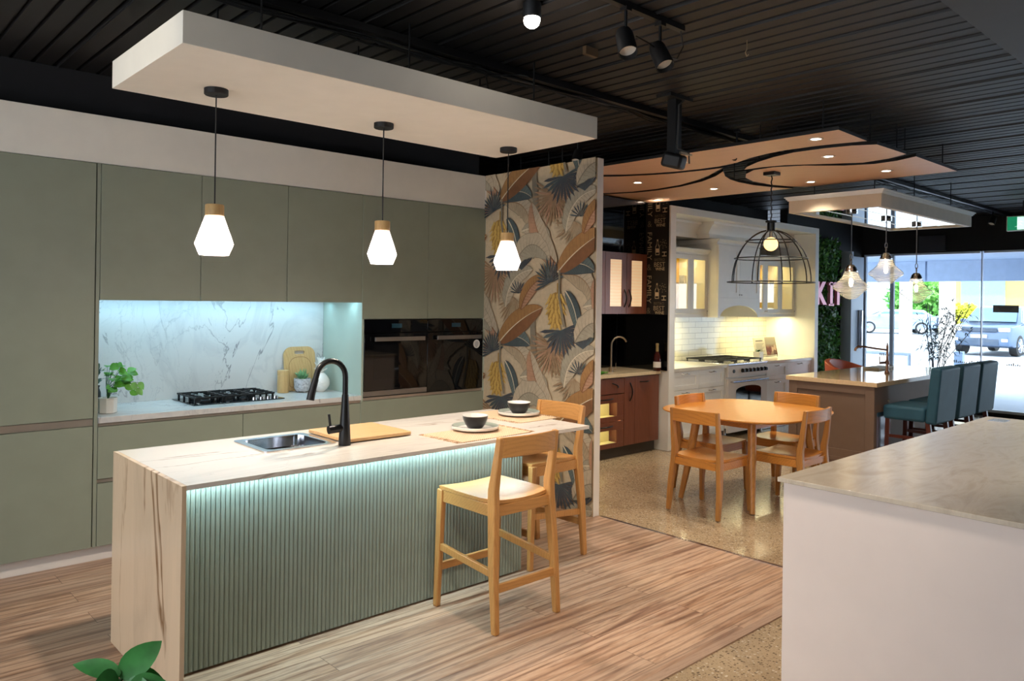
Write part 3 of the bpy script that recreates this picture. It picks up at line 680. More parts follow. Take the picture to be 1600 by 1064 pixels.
# placemats, plates, bowls
k = N('jute_weave'); v = k.coord(); w1 = k.n('ShaderNodeTexWave', {'Vector': v, 'Scale': 22.0, 'Distortion': 1.2}, bands_direction='X').outputs[1]; w2 = k.n('ShaderNodeTexWave', {'Vector': v, 'Scale': 22.0, 'Distortion': 1.2}, bands_direction='Y').outputs[1]
hh = k.math('MULTIPLY', w1, w2); k.l(k.ramp(hh, [(0, lin((176, 134, 98))), (.35, lin((232, 206, 174)))]), k.b.inputs['Base Color']); k.b.inputs['Roughness'].default_value = .9; k.bump(hh, .6, .004); M['jute'] = k.m
def placemat(cx, cy, sx, sy, rot, label):
    t = thing('placemat', label, 'placemat', (cx, cy, IT), 'woven placemats on the island')
    b = MB().prism(rounded(-sx/2, sx/2, -sy/2, sy/2, .01), IT+.0006, IT+.0045); b.xf(Matrix.Translation((cx, cy, 0)) @ Matrix.Rotation(rot, 4, 'Z')); b.build('mat', M['jute'], t)
    r2 = random.Random(int(cx*100))
    for sgn in (-1, 1):
        b = MB(); n = 30
        for q in range(n):
            y = -sy/2+.005+(sy-.01)*q/(n-1); x = sgn*sx/2
            b.tube([(x-sgn*.004, y, IT+.003), (x+sgn*.018, y+r2.uniform(-.004, .004), IT+.004), (x+sgn*.036, y+r2.uniform(-.006, .006), IT+.0025)], .0017, 4)
        b.xf(Matrix.Translation((cx, cy, 0)) @ Matrix.Rotation(rot, 4, 'Z')); b.build('fringe', M['jute'], t)
placemat(2.83, 3.33, .52, .33, .02, 'woven jute placemat under the nearer plate and bowl')
placemat(3.43, 3.70, .33, .50, .02, 'woven jute placemat under the farther plate, by the end stool')
def dish(cx, cy, lab):
    t = thing('plate', 'white plate with grey rim '+lab[0], 'plate', (cx, cy, IT+.005), 'plates on the placemats')
    z = IT+.0048
    MB().lathe([(.001, z), (.09, z), (.135, z+.012), (.139, z+.026), (.136, z+.028), (.13, z+.026), (.10, z+.012), (.001, z+.010)], (cx, cy, 0), 40).build('dish', M['ceramic'], t)
    MB().lathe([(.1345, z+.0283), (.131, z+.0272), (.104, z+.0148), (.102, z+.0138)], (cx, cy, 0), 40).build('rim_band', M['greyrim'], t)
    t = thing('bowl', 'black bowl with white inside '+lab[1], 'bowl', (cx, cy, z+.0105), 'bowls on the plates')
    z += .0108
    MB().lathe([(.001, z), (.038, z), (.042, z+.002), (.06, z+.025), (.072, z+.055), (.075, z+.072)], (cx, cy, 0), 36).build('outside', M['bowlblack'], t)
    MB().lathe([(.075, z+.072), (.0755, z+.075), (.072, z+.074), (.066, z+.05), (.05, z+.022), (.001, z+.012)], (cx, cy, 0), 36).build('inside', M['ceramic'], t)
dish(2.88, 3.42, ('on the nearer placemat, towards the tap', 'on the nearer plate, towards the tap'))
dish(3.48, 3.69, ('on the farther placemat, by the end stool', 'on the farther plate, by the end stool'))

# ------------------------------------------------------------------ chairs and stools of the same family
def make_chair(name, cat, H, W=.44, D=.44, top=.80, mats=None, stool=False):
    """faces +y; origin at centre of the footprint"""
    V, Hz = mats; t = thing(name, '', cat)
    hw = W/2; yb = -D/2; yf = D/2
    for sx in (-1, 1):
        # rear leg: splayed foot, straight to the seat, bent back to the rail
        x0 = sx*(hw-.0); x1 = sx*(hw-.02)
        path = [(x0, yb-.035, 0), (x0*.985, yb-.01, H*.5), (x1, yb+.012, H-.03), (x1, yb+.014, H+.05), (x1, yb-.002, H+.14), (x1, yb-.03, top)]
        MB().sweep(path, [.032, .038, .040, .038, .034, .028], [.036, .046, .056, .054, .046, .030]).build('leg', V, t, bevel=.006)
        MB().sweep([(sx*(hw-.005), yf-.005, 0), (sx*(hw-.015), yf-.025, H-.018)], [.03, .038], [.034, .044]).build('leg', V, t, bevel=.006)
        b = MB().box(sx*(hw-.02)-.012, sx*(hw-.02)+.012, yb+.03, yf-.04, H-.085, H-.022); b.build('apron', Hz, t, bevel=.003)
        if stool:
            MB().sweep([(sx*(hw-.012), yb+.0, H*.44), (sx*(hw-.012), yf-.02, H*.5)], .022, .038, (1, 0, 0)).build('stretcher', V, t, bevel=.003)
    MB().box(-hw+.03, hw-.03, yf-.048, yf-.022, H-.085, H-.022).build('apron', Hz, t, bevel=.003)
    MB().box(-hw+.03, hw-.03, yb-.002, yb+.024, H-.085, H-.028).build('apron', Hz, t, bevel=.003)
    if stool:
        MB().box(-hw+.02, hw-.02, yf-.03, yf-.008, H*.30, H*.30+.042).build('stretcher', Hz, t, bevel=.003)
        MB().box(-hw+.01, hw-.01, yb-.028, yb-.006, H*.30, H*.30+.042).build('stretcher', Hz, t, bevel=.003)
    # saddle seat
    def sd_(u, v, dz):
        x = (u-.5)*2; y = v; wv = hw-.004-(.012 if v < .12 else 0); z = H-.004-.018*(1-x*x)*(.35+.65*math.sin(PI*min(1, y*1.1)))+.004*x*x
        return (x*wv*(1-.03*abs(y-.5)), yb+.02+y*(D-.03)-.022*(1-x*x)*(1-y), z-dz)
    b = MB(); nu = nv = 10
    top_ = [sd_(i/nu, j/nv, 0) for j in range(nv+1) for i in range(nu+1)]; bot = [sd_(i/nu, j/nv, .02) for j in range(nv+1) for i in range(nu+1)]
    q = [(j*(nu+1)+i, j*(nu+1)+i+1, (j+1)*(nu+1)+i+1, (j+1)*(nu+1)+i) for j in range(nv) for i in range(nu)]; o_ = len(top_)
    fs = q+[tuple(x+o_ for x in r[::-1]) for r in q]
    ed = [i for i in range(nu)]; per = [i for i in range(nu+1)]+[(j)*(nu+1)+nu for j in range(1, nv+1)]+[nv*(nu+1)+i for i in range(nu-1, -1, -1)]+[j*(nu+1) for j in range(nv-1, 0, -1)]
    fs += [(per[i], per[(i+1) % len(per)], per[(i+1) % len(per)]+o_, per[i]+o_) for i in range(len(per))]
    b.add(top_+bot, fs); b.build('seat', Hz, t, bevel=.002)
    # curved top rail
    rp = []
    for i in range(9):
        x = (i/8-.5)*2; rp.append((x*(hw-.03), yb-.028-.026*(1-x*x), top-.052))
    b = MB(); rs = []
    for p_ in rp: rs.append([(p_[0], p_[1]-.010, p_[2]-.052), (p_[0], p_[1]+.012, p_[2]-.056), (p_[0], p_[1]+.004, p_[2]+.052), (p_[0], p_[1]-.014, p_[2]+.052)])
    b.rings(rs); b.build('back_rail', Hz, t, bevel=.004)
    return t
st = make_chair('bar_stool', 'stool', .66, .44, .46, .985, (M['oakA'], M['oakH']), True)
place(st, (2.795, 3.145, 0), 0, 'light oak bar stool nearest the camera, facing the fluted island panel', 'oak stools at the island')
s2 = copy_tree(st); place(s2, (3.57, 3.64, 0), math.radians(90), 'light oak bar stool at the island end, its back to the wallpaper')
ch = make_chair('dining_chair', 'chair', .455, .46, .44, .83, (M['honeyA'], M['honeyH']))
place(ch, (5.46, 3.50, 0), math.radians(-90), 'honey timber dining chair on the left side of the round table', 'timber chairs round the dining table')
c2 = copy_tree(ch); place(c2, (6.09, 3.16, 0), 0, 'honey timber dining chair with its back to the white bench', 'timber chairs round the dining table')
c3 = copy_tree(ch); place(c3, (6.07, 3.88, 0), PI, 'honey timber dining chair facing away from the walnut cabinets', 'timber chairs round the dining table')
c4 = copy_tree(ch); place(c4, (6.72, 3.54, 0), math.radians(90), 'honey timber dining chair nearest the taupe island', 'timber chairs round the dining table')
# dining table
t = thing('dining_table', 'rounded honey timber dining table with four splayed legs', 'table', (6.16, 3.54, 0))
pl = []
for q in range(72):
    a = 2*PI*q/72; ca, sa = math.cos(a), math.sin(a); n_ = 3.1
    pl.append((6.13+.69*math.copysign(abs(ca)**(2/n_), ca), 3.57+.625*math.copysign(abs(sa)**(2/n_), sa)))
b = MB(); inset = [(6.13+(p[0]-6.13)*.94, 3.57+(p[1]-3.57)*.94) for p in pl]; nn = len(pl)
b.rings([[(p[0], p[1], .722) for p in inset], [(p[0], p[1], .738) for p in pl], [(p[0], p[1], .748) for p in pl]]); b.build('tabletop', M['honeyH'], t, bevel=.003)
for sx in (-1, 1):
    for sy in (-1, 1):
        MB().tube([(6.16+sx*.57, 3.54+sy*.34, 0), (6.16+sx*.50, 3.54+sy*.29, .4), (6.16+sx*.45, 3.54+sy*.26, .7225)], [.022, .033, .036], 14).build('leg', M['honeyA'], t)
b = MB()
for sy in (-1, 1): b.box(5.74, 6.58, 3.54+sy*.25-.012, 3.54+sy*.25+.012, .65, .7215)
for sx in (-1, 1): b.box(6.16+sx*.42-.012, 6.16+sx*.42+.012, 3.30, 3.78, .65, .7215)
b.build('apron', M['honeyH'], t)

# ------------------------------------------------------------------ plaster canopy over the island and its pendants
t = thing('ceiling_canopy', 'white rectangular floating canopy hung over the marble island', 'canopy', (2.3, 3.54, 2.79))
MB().box(1.08, 3.525, 3.08, 4.0, 2.66, 2.79).build('panel', M['warmwhite'], t, bevel=.002)
for x, y in ((1.5, 3.3), (1.5, 3.8), (2.3, 3.3), (2.3, 3.8), (3.2, 3.3), (3.2, 3.8)): MB().cyl((x, y, 2.79), .005, CZ-2.79, 8).build('hanging_rod', M['black'], t)
k = N('frosted_glass'); k.t.nodes.remove(k.b)
tl = k.n('ShaderNodeBsdfTranslucent', {0: (.95, .93, .97, 1)}); df = k.n('ShaderNodeBsdfDiffuse', {0: (.9, .88, .92, 1)}); tr = k.n('ShaderNodeBsdfTransparent', {0: (.95, .93, .97, 1)})
m1 = k.n('ShaderNodeMixShader', {0: .25, 1: tl.outputs[0], 2: df.outputs[0]}); m2 = k.n('ShaderNodeMixShader', {0: .25, 1: m1.outputs[0], 2: tr.outputs[0]}); k.l(m2.outputs[0], k.out.inputs[0]); M['frost'] = k.m
def pendant():
    t = thing('pendant_light', '', 'pendant lamp')
    MB().lathe([(.001, 2.66), (.055, 2.66), (.055, 2.635), (.052, 2.632), (.001, 2.632)], (0, 0, 0), 28).build('ceiling_rose', M['matblack'], t)
    MB().tube([(0, 0, 2.633), (0, 0, 2.115)], .0035, 8).build('cord', M['matblack'], t)
    MB().lathe([(.001, 2.112), (.041, 2.112), (.043, 2.109), (.043, 2.06), (.001, 2.06)], (0, 0, 0), 30).build('timber_cap', M['bambooV'], t, bevel=.001)
    MB().lathe([(.043, 2.059), (.088, 1.925), (.066, 1.872), (.064, 1.872), (.085, 1.925), (.041, 2.058)], (0, 0, 0), 8, a0=PI/8).build('shade', M['frost'], t, smooth=False)
    MB().sphere((0, 0, 1.945), .032, 14, (1, 1, 1.2)).build('bulb', M['bulb'], t)
    return t
p0 = pendant()
for i, (x, y) in enumerate(((1.442, 3.655), (2.398, 3.68), (3.348, 3.68))):
    p = p0 if i == 0 else copy_tree(p0)
    place(p, (x, y, 0), .2*i, ['frosted glass pendant with wooden cap, left of the three over the island', 'frosted glass pendant with wooden cap above the black tap', 'frosted glass pendant with wooden cap in front of the leaf wallpaper'][i], 'frosted pendants over the island')
for i, (x, y) in enumerate(((1.442, 3.655), (2.398, 3.68), (3.348, 3.68))): light('POINT', 'pendant_glow', (x, y, 1.90), 26, (1, .88, .74), radius=.03)

# ------------------------------------------------------------------ timber ceiling panels (five curved boards)
TZ = 2.86
g1u = [(5.629, 2.354), (5.586, 2.501), (5.552, 2.696), (5.546, 2.947), (5.584, 3.119), (5.65, 3.297), (5.76, 3.48), (5.82, 3.684), (5.816, 3.88), (5.79, 4.1), (5.72, 4.33), (5.61, 4.55), (5.45, 4.75), (5.3, 4.95), (5.14, 5.1)]
g1l = [(5.797, 2.352), (5.717, 2.5), (5.678, 2.694), (5.671, 2.931), (5.741, 3.136), (5.854, 3.342), (6.0, 3.53), (6.11, 3.62)]
g2u = [(6.32, 2.34), (6.42, 2.51), (6.46, 2.733), (6.307, 2.991), (6.14, 3.255), (6.10, 3.441), (6.11, 3.62)]
P3 = [(6.467, 2.321), (6.56, 2.5), (6.583, 2.693), (6.491, 2.904), (6.267, 3.147), (6.165, 3.364), (6.18, 3.566), (6.322, 3.727), (6.505, 3.84), (6.744, 3.90), (7.06, 3.88), (7.276, 3.80), (7.42, 3.707), (7.41, 2.32)]
P4 = [(5.14, 5.22), (5.34, 5.06), (5.506, 4.86), (5.66, 4.66), (5.78, 4.42), (5.86, 4.2), (5.90, 3.9), (5.90, 3.70), (5.98, 3.80), (6.17, 4.02), (6.323, 4.244), (6.47, 4.55), (6.54, 4.9), (6.529, 5.2), (6.44, 5.45), (6.34, 5.65), (5.14, 5.65)]
P5 = [(6.41, 5.65), (6.53, 5.45), (6.615, 5.2), (6.63, 4.95), (6.57, 4.6), (6.428, 4.26), (6.24, 3.99), (6.06, 3.80), (6.3, 3.93), (6.5, 4.0), (6.70, 4.03), (6.96, 4.02), (7.235, 3.95), (7.42, 3.84), (7.42, 5.65)]
P1 = [(5.14, 2.34)]+g1u
P2 = g1l+g2u[::-1][1:]
def smooth_poly(pts): return pts
for i, (pp, lb) in enumerate(((P1, 'hanging curved timber ceiling board nearest the partition, two downlights in it'), (P2, 'narrow curved timber ceiling board, second from the front'), (P3, 'timber ceiling board with rounded end holding the cage pendant'), (P4, 'small curved timber ceiling board behind the black projector mount'), (P5, 'timber ceiling board nearest the white kitchen'))):
    t = thing('timber_ceiling_panel', lb, 'ceiling panel', (pp[0][0], pp[0][1], TZ), 'curved timber ceiling boards')
    b = MB(); b.add([(q[0], q[1], TZ) for q in pp], [list(range(len(pp)))]); b.cur = 1; b.prism(pp, TZ+.0008, TZ+.024)
    b.build('board', [M['panelwood'], M['matblack']], t, smooth=False)
    cx_ = sum(q[0] for q in pp)/len(pp); cy_ = sum(q[1] for q in pp)/len(pp)
    n_ = len(pp); ids = [0, n_//3, 2*n_//3, n_-1] 
    for j in ids:
        x = pp[j][0]*.9+cx_*.1; y = pp[j][1]*.9+cy_*.1
        MB().cyl((x, y, TZ+.022), .005, CZ-TZ-.022, 8).build('hanging_rod', M['black'], t)
dls = [(5.31, 2.58), (6.0, 2.81), (6.98, 2.75), (7.13, 3.51), (6.91, 4.44), (5.43, 3.81), (6.06, 4.76), (7.25, 5.41)]
dlab = ['nearest the camera in the first timber board', 'in the second timber board', 'nearest the window end of the rounded board', 'close to the cage pendant on the rounded board', 'in the board above the far side of the dining table', 'beside the black projector mount', 'in the small curved board over the walnut cabinets', 'at the corner next to the white kitchen']
d0 = None
for i, (x, y) in enumerate(dls):
    if d0 is None:
        d0 = thing('downlight', '', 'downlight')
        MB().lathe([(.036, TZ-.001), (.052, TZ-.001), (.052, TZ-.006), (.036, TZ-.005)], (0, 0, 0), 24).build('ring', M['white'], d0)
        MB().lathe([(.001, TZ-.002), (.036, TZ-.002)], (0, 0, 0), 24).build('lens', M['dl'], d0)
        d = d0
    else: d = copy_tree(d0)
    place(d, (x, y, 0), 0, 'small round downlight '+dlab[i], 'downlights in the timber ceiling')
    light('SPOT', 'downlight_beam', (x, y, TZ-.02), 30, (1, .89, .72), angle=110, blend=.8, radius=.03)

# cage pendant
t = thing('cage_pendant_light', 'black wire dome cage pendant above the dining table', 'pendant lamp', (6.36, 3.5, TZ))
cx_, cy_ = 6.39, 3.51
MB().box(cx_-.055, cx_+.055, cy_-.055, cy_+.055, TZ-.03, TZ).build('ceiling_rose', M['black'], t, bevel=.003)
MB().tube([(cx_+.004*math.sin(q*1.3), cy_+.004*math.cos(q*1.3), TZ-.03-(TZ-.03-2.42)*q/30) for q in range(31)], .006, 6).build('cord', M['black'], t)
MB().lathe([(.001, 2.425), (.05, 2.425), (.05, 2.41), (.034, 2.405), (.034, 2.335), (.042, 2.33), (.001, 2.33)], (cx_, cy_, 0), 24).build('socket', M['black'], t)
b = MB(); Rg = .352
def dome(phi): return (max(.03, Rg*math.sin(phi)), 1.872+(2.345-1.872)*math.cos(phi)*.99)
for j in range(8):
    a = 2*PI*j/8+.2; b.tube([(cx_+dome(ph)[0]*math.cos(a), cy_+dome(ph)[0]*math.sin(a), dome(ph)[1]) for ph in [PI/2*q/12 for q in range(1, 13)]], .0055, 6)
for ph, ex in ((PI/2, .022), (PI/2*.70, 0), (PI/2*.42, 0)):
    r_, z_ = dome(ph); b.tube([(cx_+(r_+ex)*math.cos(2*PI*q/40), cy_+(r_+ex)*math.sin(2*PI*q/40), z_) for q in range(40)], .0055, 6, True)
b.build('cage', M['black'], t)
MB().sphere((cx_, cy_, 2.215), .062, 18, (1, 1, 1)).build('globe', mat('amber_globe', (255, 214, 150), .1, emit=(255, 196, 120), estr=1.6), t)
MB().tube([(cx_, cy_, 2.33), (cx_, cy_, 2.26)], .014, 10).build('bulb_base', M['nickel'], t)
b = MB(); b.sphere((cx_, cy_, 2.205), .019, 10, (1, 1, 1.5)); b.build('filament', M['bulbwarm'], t)
light('POINT', 'cage_glow', (cx_, cy_, 2.205), 14, (1, .72, .42), radius=.03)

# ------------------------------------------------------------------ walnut wine kitchen
WY = 5.30
t = thing('walnut_base_cabinet', 'walnut veneer base cabinet with glass-fronted drawers and dark kickboard', 'cabinet', (6.5, 5.6, 0))
b = MB(); b.box(4.64, 5.6, WY+.022, 5.93, .12, .868); b.box(5.6, 6.56, 5.5, 5.93, .12, .868); b.box(6.56, 7.185, WY+.022, 5.93, .12, .868); b.box(5.6, 6.56, WY+.03, 5.5, .12, .14); b.box(5.6, 6.56, WY+.03, 5.5, .4, .42); b.box(5.6, 6.56, WY+.03, 5.5, .66, .68); b.build('body', M['walnut'], t)
MB().box(4.64, 7.185, WY+.06, WY+.08, 0, .119).build('kickboard', mat('dark_kick', (62, 54, 48), .4), t)
def bowhandle(b, p0, p1, out=.035, r=.007):
    p0 = Vector(p0); p1 = Vector(p1); b.tube([tuple(p0+(p1-p0)*q/8+Vector((0, -out*math.sin(PI*q/8), 0))) for q in range(9)], [r*.9, r, r, r*1.1, r*1.2, r*1.1, r, r, r*.9], 8); return b
d = door(MB(), 6.75, 7.185, .12, .862, WY).build('door', M['walnut'], t, bevel=.001); bowhandle(MB(), (6.83, WY, .80), (7.0, WY, .80)).build('handle', M['black'], d)
d = door(MB(), 6.565, 6.75, .12, .862, WY).build('door', M['walnut'], t, bevel=.001); bowhandle(MB(), (6.665, WY, .60), (6.665, WY, .80)).build('handle', M['black'], d)
d = door(MB(), 5.6, 6.56, .695, .862, WY).build('drawer', M['walnut'], t, bevel=.001); bowhandle(MB(), (6.36, WY, .81), (6.46, WY, .76)).build('handle', M['black'], d)
M['wineglow'] = mat('lit_drawer_lining', (214, 200, 140), .6)
for z0, z1 in ((.405, .69), (.12, .40)):
    b = MB(); b.box(5.6, 6.56, WY, WY+.02, z1-.09, z1-.003); b.box(5.6, 6.56, WY, WY+.02, z0, z0+.05); b.box(6.45, 6.56, WY, WY+.02, z0+.05, z1-.09); b.box(5.6, 5.7, WY, WY+.02, z0+.05, z1-.09)
    d = b.build('drawer', M['walnut'], t, bevel=.001); bowhandle(MB(), (6.10, WY, z1-.045), (6.38, WY, z1-.045)).build('handle', M['black'], d)
    MB().box(5.7, 6.45, WY+.008, WY+.012, z0+.05, z1-.09).build('glass_front', M['glass'], d)
    b = MB(); b.box(5.63, 6.53, 5.48, 5.49, z0+.025, z1-.1); b.box(5.63, 6.53, WY+.04, 5.48, z0+.025, z0+.032); b.build('lining', M['wineglow'], d)
light('AREA', 'wine_drawer_led', (6.2, 5.36, .655), 1.1, (1, .9, .6), None, .8, .03); light('AREA', 'wine_drawer_led2', (6.2, 5.36, .395), 1.1, (1, .9, .6), None, .8, .03)
o = MB().box(4.64, 7.19, WY-.02, 5.93, .87, .905).build('bench_top', mat('cream_stone', (226, 206, 170), .12, var=.06, vs=40), bevel=.002); tag(o, 'cream stone bench top over the walnut cabinets', 'worktop')
o = MB().box(4.64, 7.19, 5.93, 5.948, .906, 1.54).build('splashback', M['blackglass']); tag(o, 'glossy black glass splashback behind the brushed tap', 'splashback')
# side return wall x=7.2 with chalk wallpaper above and black glass below
t = thing('return_wall', 'narrow return wall with black chalk-lettered wallpaper beside the white kitchen', 'wall', (7.21, 5.5, 0))
MB().box(7.205, 7.215, 5.21, 5.94, .906, 2.82).build('panel', M['blackglass'], t)
CH = [mat('chalk_black', (16, 14, 13), .7), mat('chalk_ink', (172, 156, 128), .7, var=.25, vs=60), mat('chalk_dim', (110, 98, 80), .7, var=.3, vs=60), mat('chalk_cream', (214, 196, 160), .7)]
b = MB(); b.cur = 0; b.add([(7.2035, 5.53, 1.54), (7.2035, 5.205, 1.54), (7.2035, 5.205, 2.82), (7.2035, 5.53, 2.82)], [(0, 1, 2, 3)])
def wtext(txt, u, z, size, ci, rot=0, sy=1.0):
    vs, fs = text_geo(txt, size); b.cur = ci; ca, sa = math.cos(rot), math.sin(rot)
    b.add([(7.2025, 5.53-(u+(p[0]*ca-p[1]*sy*sa)), z+(p[0]*sa+p[1]*sy*ca)) for p in vs], fs)
for rep in range(3):
    zz = 1.56+rep*.50
    wtext('FAMILY', .055, zz+.27, .10, 1, -PI/2, .9); wtext('&', .055, zz+.02, .1, 2)
    wtext('BEST', .20, zz+.05, .075, 1); wtext('WINE', .21, zz-.0, .05, 3); wtext('H', .27, zz+.17, .09, 3, PI/2); wtext('BISTRO', .20, zz+.105, .045, 2)
    b.cur = 1
    bp_ = [(0, 0), (.028, 0), (.03, .01), (.03, .10), (.012, .13), (.010, .18), (-.010, .18), (-.012, .13), (-.03, .10), (-.03, .01), (-.028, 0)]
    b.add([(7.2027, 5.53-(.17+p[0]), zz+.16+p[1]) for p in bp_], [list(range(len(bp_)))]); b.cur = 0
    b.add([(7.2024, 5.53-(.17+p[0]*.7), zz+.17+p[1]*.82) for p in bp_], [list(range(len(bp_)))]); b.cur = 3
    b.add([(7.2022, 5.53-u, zz+z_) for u, z_ in ((.148, .19), (.192, .19), (.192, .235), (.148, .235))], [(0, 1, 2, 3)])
    for q in range(14):
        a = q*.9; r_ = .012+.0035*q; b.cur = 2
        b.add([(7.2026, 5.53-(.255+r_*math.cos(a)+d1), zz+.29+r_*math.sin(a)+d2) for d1, d2 in ((-.008, -.004), (.008, -.004), (.008, .006), (-.008, .006))], [(0, 1, 2, 3)])
wo = b.build('chalk_wallpaper', CH, t, smooth=False, fixn=False)
bm = bmesh.new(); bm.from_mesh(wo.data)
for co, no in (((0, 5.53, 0), (0, 1, 0)), ((0, 5.206, 0), (0, -1, 0)), ((0, 0, 1.54), (0, 0, -1)), ((0, 0, 2.82), (0, 0, 1))):
    bmesh.ops.bisect_plane(bm, geom=bm.verts[:]+bm.edges[:]+bm.faces[:], plane_co=Vector(co)-t.location, plane_no=no, clear_outer=True)
bm.to_mesh(wo.data); bm.free()
# upper walnut cabinet and the glossy black bulkhead over it
o = MB().box(4.64, 7.2, 5.53, 5.94, 2.235, 2.84).build('trim_5', M['blackglass']); struct(o)
t = thing('walnut_wall_cabinet', 'walnut wall cabinet with two reeded glass doors and bow handles', 'cabinet', (6.8, 5.7, 1.54))
MB().box(5.6, 7.198, 5.522, 5.93, 1.545, 2.23).build('body', M['walnut'], t)
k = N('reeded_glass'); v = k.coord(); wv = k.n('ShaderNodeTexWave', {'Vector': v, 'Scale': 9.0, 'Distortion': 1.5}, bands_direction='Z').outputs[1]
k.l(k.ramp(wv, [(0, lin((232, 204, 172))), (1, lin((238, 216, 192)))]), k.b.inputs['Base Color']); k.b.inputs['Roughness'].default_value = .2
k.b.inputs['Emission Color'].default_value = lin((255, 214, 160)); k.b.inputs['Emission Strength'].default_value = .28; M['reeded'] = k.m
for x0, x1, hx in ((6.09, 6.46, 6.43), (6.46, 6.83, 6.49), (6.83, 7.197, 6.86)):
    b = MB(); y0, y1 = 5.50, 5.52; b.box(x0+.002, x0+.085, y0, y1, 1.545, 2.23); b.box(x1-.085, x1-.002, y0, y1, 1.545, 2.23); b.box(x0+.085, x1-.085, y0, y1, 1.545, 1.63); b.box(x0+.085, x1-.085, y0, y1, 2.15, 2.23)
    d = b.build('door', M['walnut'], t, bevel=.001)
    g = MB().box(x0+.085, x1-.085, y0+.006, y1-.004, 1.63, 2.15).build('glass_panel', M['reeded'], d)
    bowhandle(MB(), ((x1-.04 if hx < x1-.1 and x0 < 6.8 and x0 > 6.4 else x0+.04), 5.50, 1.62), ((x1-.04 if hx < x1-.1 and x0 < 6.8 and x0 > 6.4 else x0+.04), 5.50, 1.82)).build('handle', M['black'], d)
# brushed tap, bottle, herbs on wine bench
t = thing('bar_tap', 'brushed bronze gooseneck tap on the cream bench', 'tap', (6.66, 5.55, .905))
MB().lathe([(.001, .9055), (.024, .9055), (.024, .955), (.013, .96), (.001, .96)], (6.60, 5.52, 0), 18).build('body', M['nickel'], t)
MB().tube([(6.60, 5.52, .95), (6.60, 5.52, 1.19)]+[(6.60+.10-.10*math.cos(a), 5.52-.03*(1-math.cos(a)), 1.19+.10*math.sin(a)) for a in [PI*q/14 for q in range(1, 13)]], .0105, 12).build('spout', M['nickel'], t)
h = MB().tube([(6.60, 5.52, .935), (6.66, 5.50, .935)], .012, 10).build('lever_body', M['nickel'], t); MB().tube([(6.655, 5.50, .935), (6.66, 5.50, 1.0)], .005, 8).build('lever', M['nickel'], h)
t = thing('champagne_bottle', 'foil-topped champagne bottle in the corner of the cream bench', 'bottle', (7.12, 5.32, .905))
bx, by = 7.13, 5.29
MB().lathe([(.001, .906), (.042, .906), (.044, .91), (.044, 1.03), (.036, 1.08), (.016, 1.125), (.014, 1.13)], (bx, by, 0), 22).build('bottle', mat('dark_wine_glass', (62, 22, 18), .1), t)
MB().lathe([(.0165, 1.125), (.0155, 1.19), (.018, 1.195), (.017, 1.215), (.001, 1.218)], (bx, by, 0), 18).build('foil', mat('gold_foil', (190, 170, 120), .35, .6), t)
MB().lathe([(.0446, .945), (.0446, 1.01)], (bx, by, 0), 22).build('label', M['ceramic'], t)
o = MB()
for i in range(40):
    a = rng.uniform(0, 2*PI); leafblade(o, (6.33+rng.uniform(-.06, .06), 5.42+rng.uniform(-.04, .04), .912+rng.uniform(0, .01)), (math.cos(a), math.sin(a), rng.uniform(.1, .6)), .04, .014, .4)
tag(o.build('herb_bunch', M['leaf']), 'small bunch of green herbs lying on the cream bench', 'herbs')

# ------------------------------------------------------------------ white kitchen
KX0, KX1, KY = 7.215, 10.82, 5.19
kit = thing('joinery_surround', 'cream painted wall surround framing the white kitchen', 'wall', (9.0, 5.5, 0))
b = MB(); b.box(KX0+.001, 7.32, KY, 5.99, 0, 2.78); b.build('side_panel', M['palewhite'], kit)
b = MB(); b.box(10.72, KX1, KY, 5.67, 0, 2.78); b.box(10.72, KX1-.001, 5.67, 5.99, 0, 2.78); b.build('side_panel', M['palewhite'], kit)
b = MB(); b.box(7.32, 10.72, KY, 5.99, 2.70, 2.78); b.build('top_panel', M['palewhite'], kit)
b = MB(); b.box(7.32, 10.72, 5.96, 5.99, 0, 2.70); b.build('back_panel', M['palewhite'], kit)
k = N('glossy_subway_tile'); v = k.coord((1, 1, 1)); sx_ = k.n('ShaderNodeSeparateXYZ', {0: v}).outputs; v2 = k.n('ShaderNodeCombineXYZ', {0: sx_[0], 1: sx_[2], 2: 0.0}).outputs[0]
br = k.n('ShaderNodeTexBrick', {'Vector': v2, 'Color1': lin((236, 232, 214)), 'Color2': lin((228, 224, 204)), 'Mortar': lin((170, 164, 148)), 'Scale': 1.0, 'Mortar Size': .003, 'Brick Width': .30, 'Row Height': .075})
k.l(br.outputs[0], k.b.inputs['Base Color']); k.b.inputs['Roughness'].default_value = .06; k.b.inputs['Specular IOR Level'].default_value = 1.0
hb = k.math('ADD', k.math('MULTIPLY', br.outputs[1], -1.0), k.math('MULTIPLY', k.noise(v, 26, 2), .55)); k.bump(hb, .45, .006); M['subway'] = k.m
o = MB().box(7.321, 10.719, 5.945, 5.9595, .921, 1.60).build('tiled_splashback', M['subway']); tag(o, 'glossy white subway tile splashback above the range cooker', 'splashback')
def shaker(x0, x1, z0, z1, y, fr=.055, t=.022):
    b = MB(); g = .002; x0 += g; x1 -= g; z0 += g; z1 -= g
    b.box(x0, x0+fr, y, y+t, z0, z1); b.box(x1-fr, x1, y, y+t, z0, z1); b.box(x0+fr, x1-fr, y, y+t, z0, z0+fr); b.box(x0+fr, x1-fr, y, y+t, z1-fr, z1)
    b.box(x0+fr, x1-fr, y+.009, y+t, z0+fr, z1-fr); return b
def cuphandle(xc, y, z, w=.13):
    b = MB(); b.tube([(xc-w/2, y, z), (xc-w/2*.8, y-.022, z-.004), (xc-w*.15, y-.026, z), (xc, y-.028, z+.004), (xc+w*.15, y-.026, z), (xc+w/2*.8, y-.022, z-.004), (xc+w/2, y, z)], [.004, .005, .004, .008, .004, .005, .004], 8); return b
CYF = 5.235
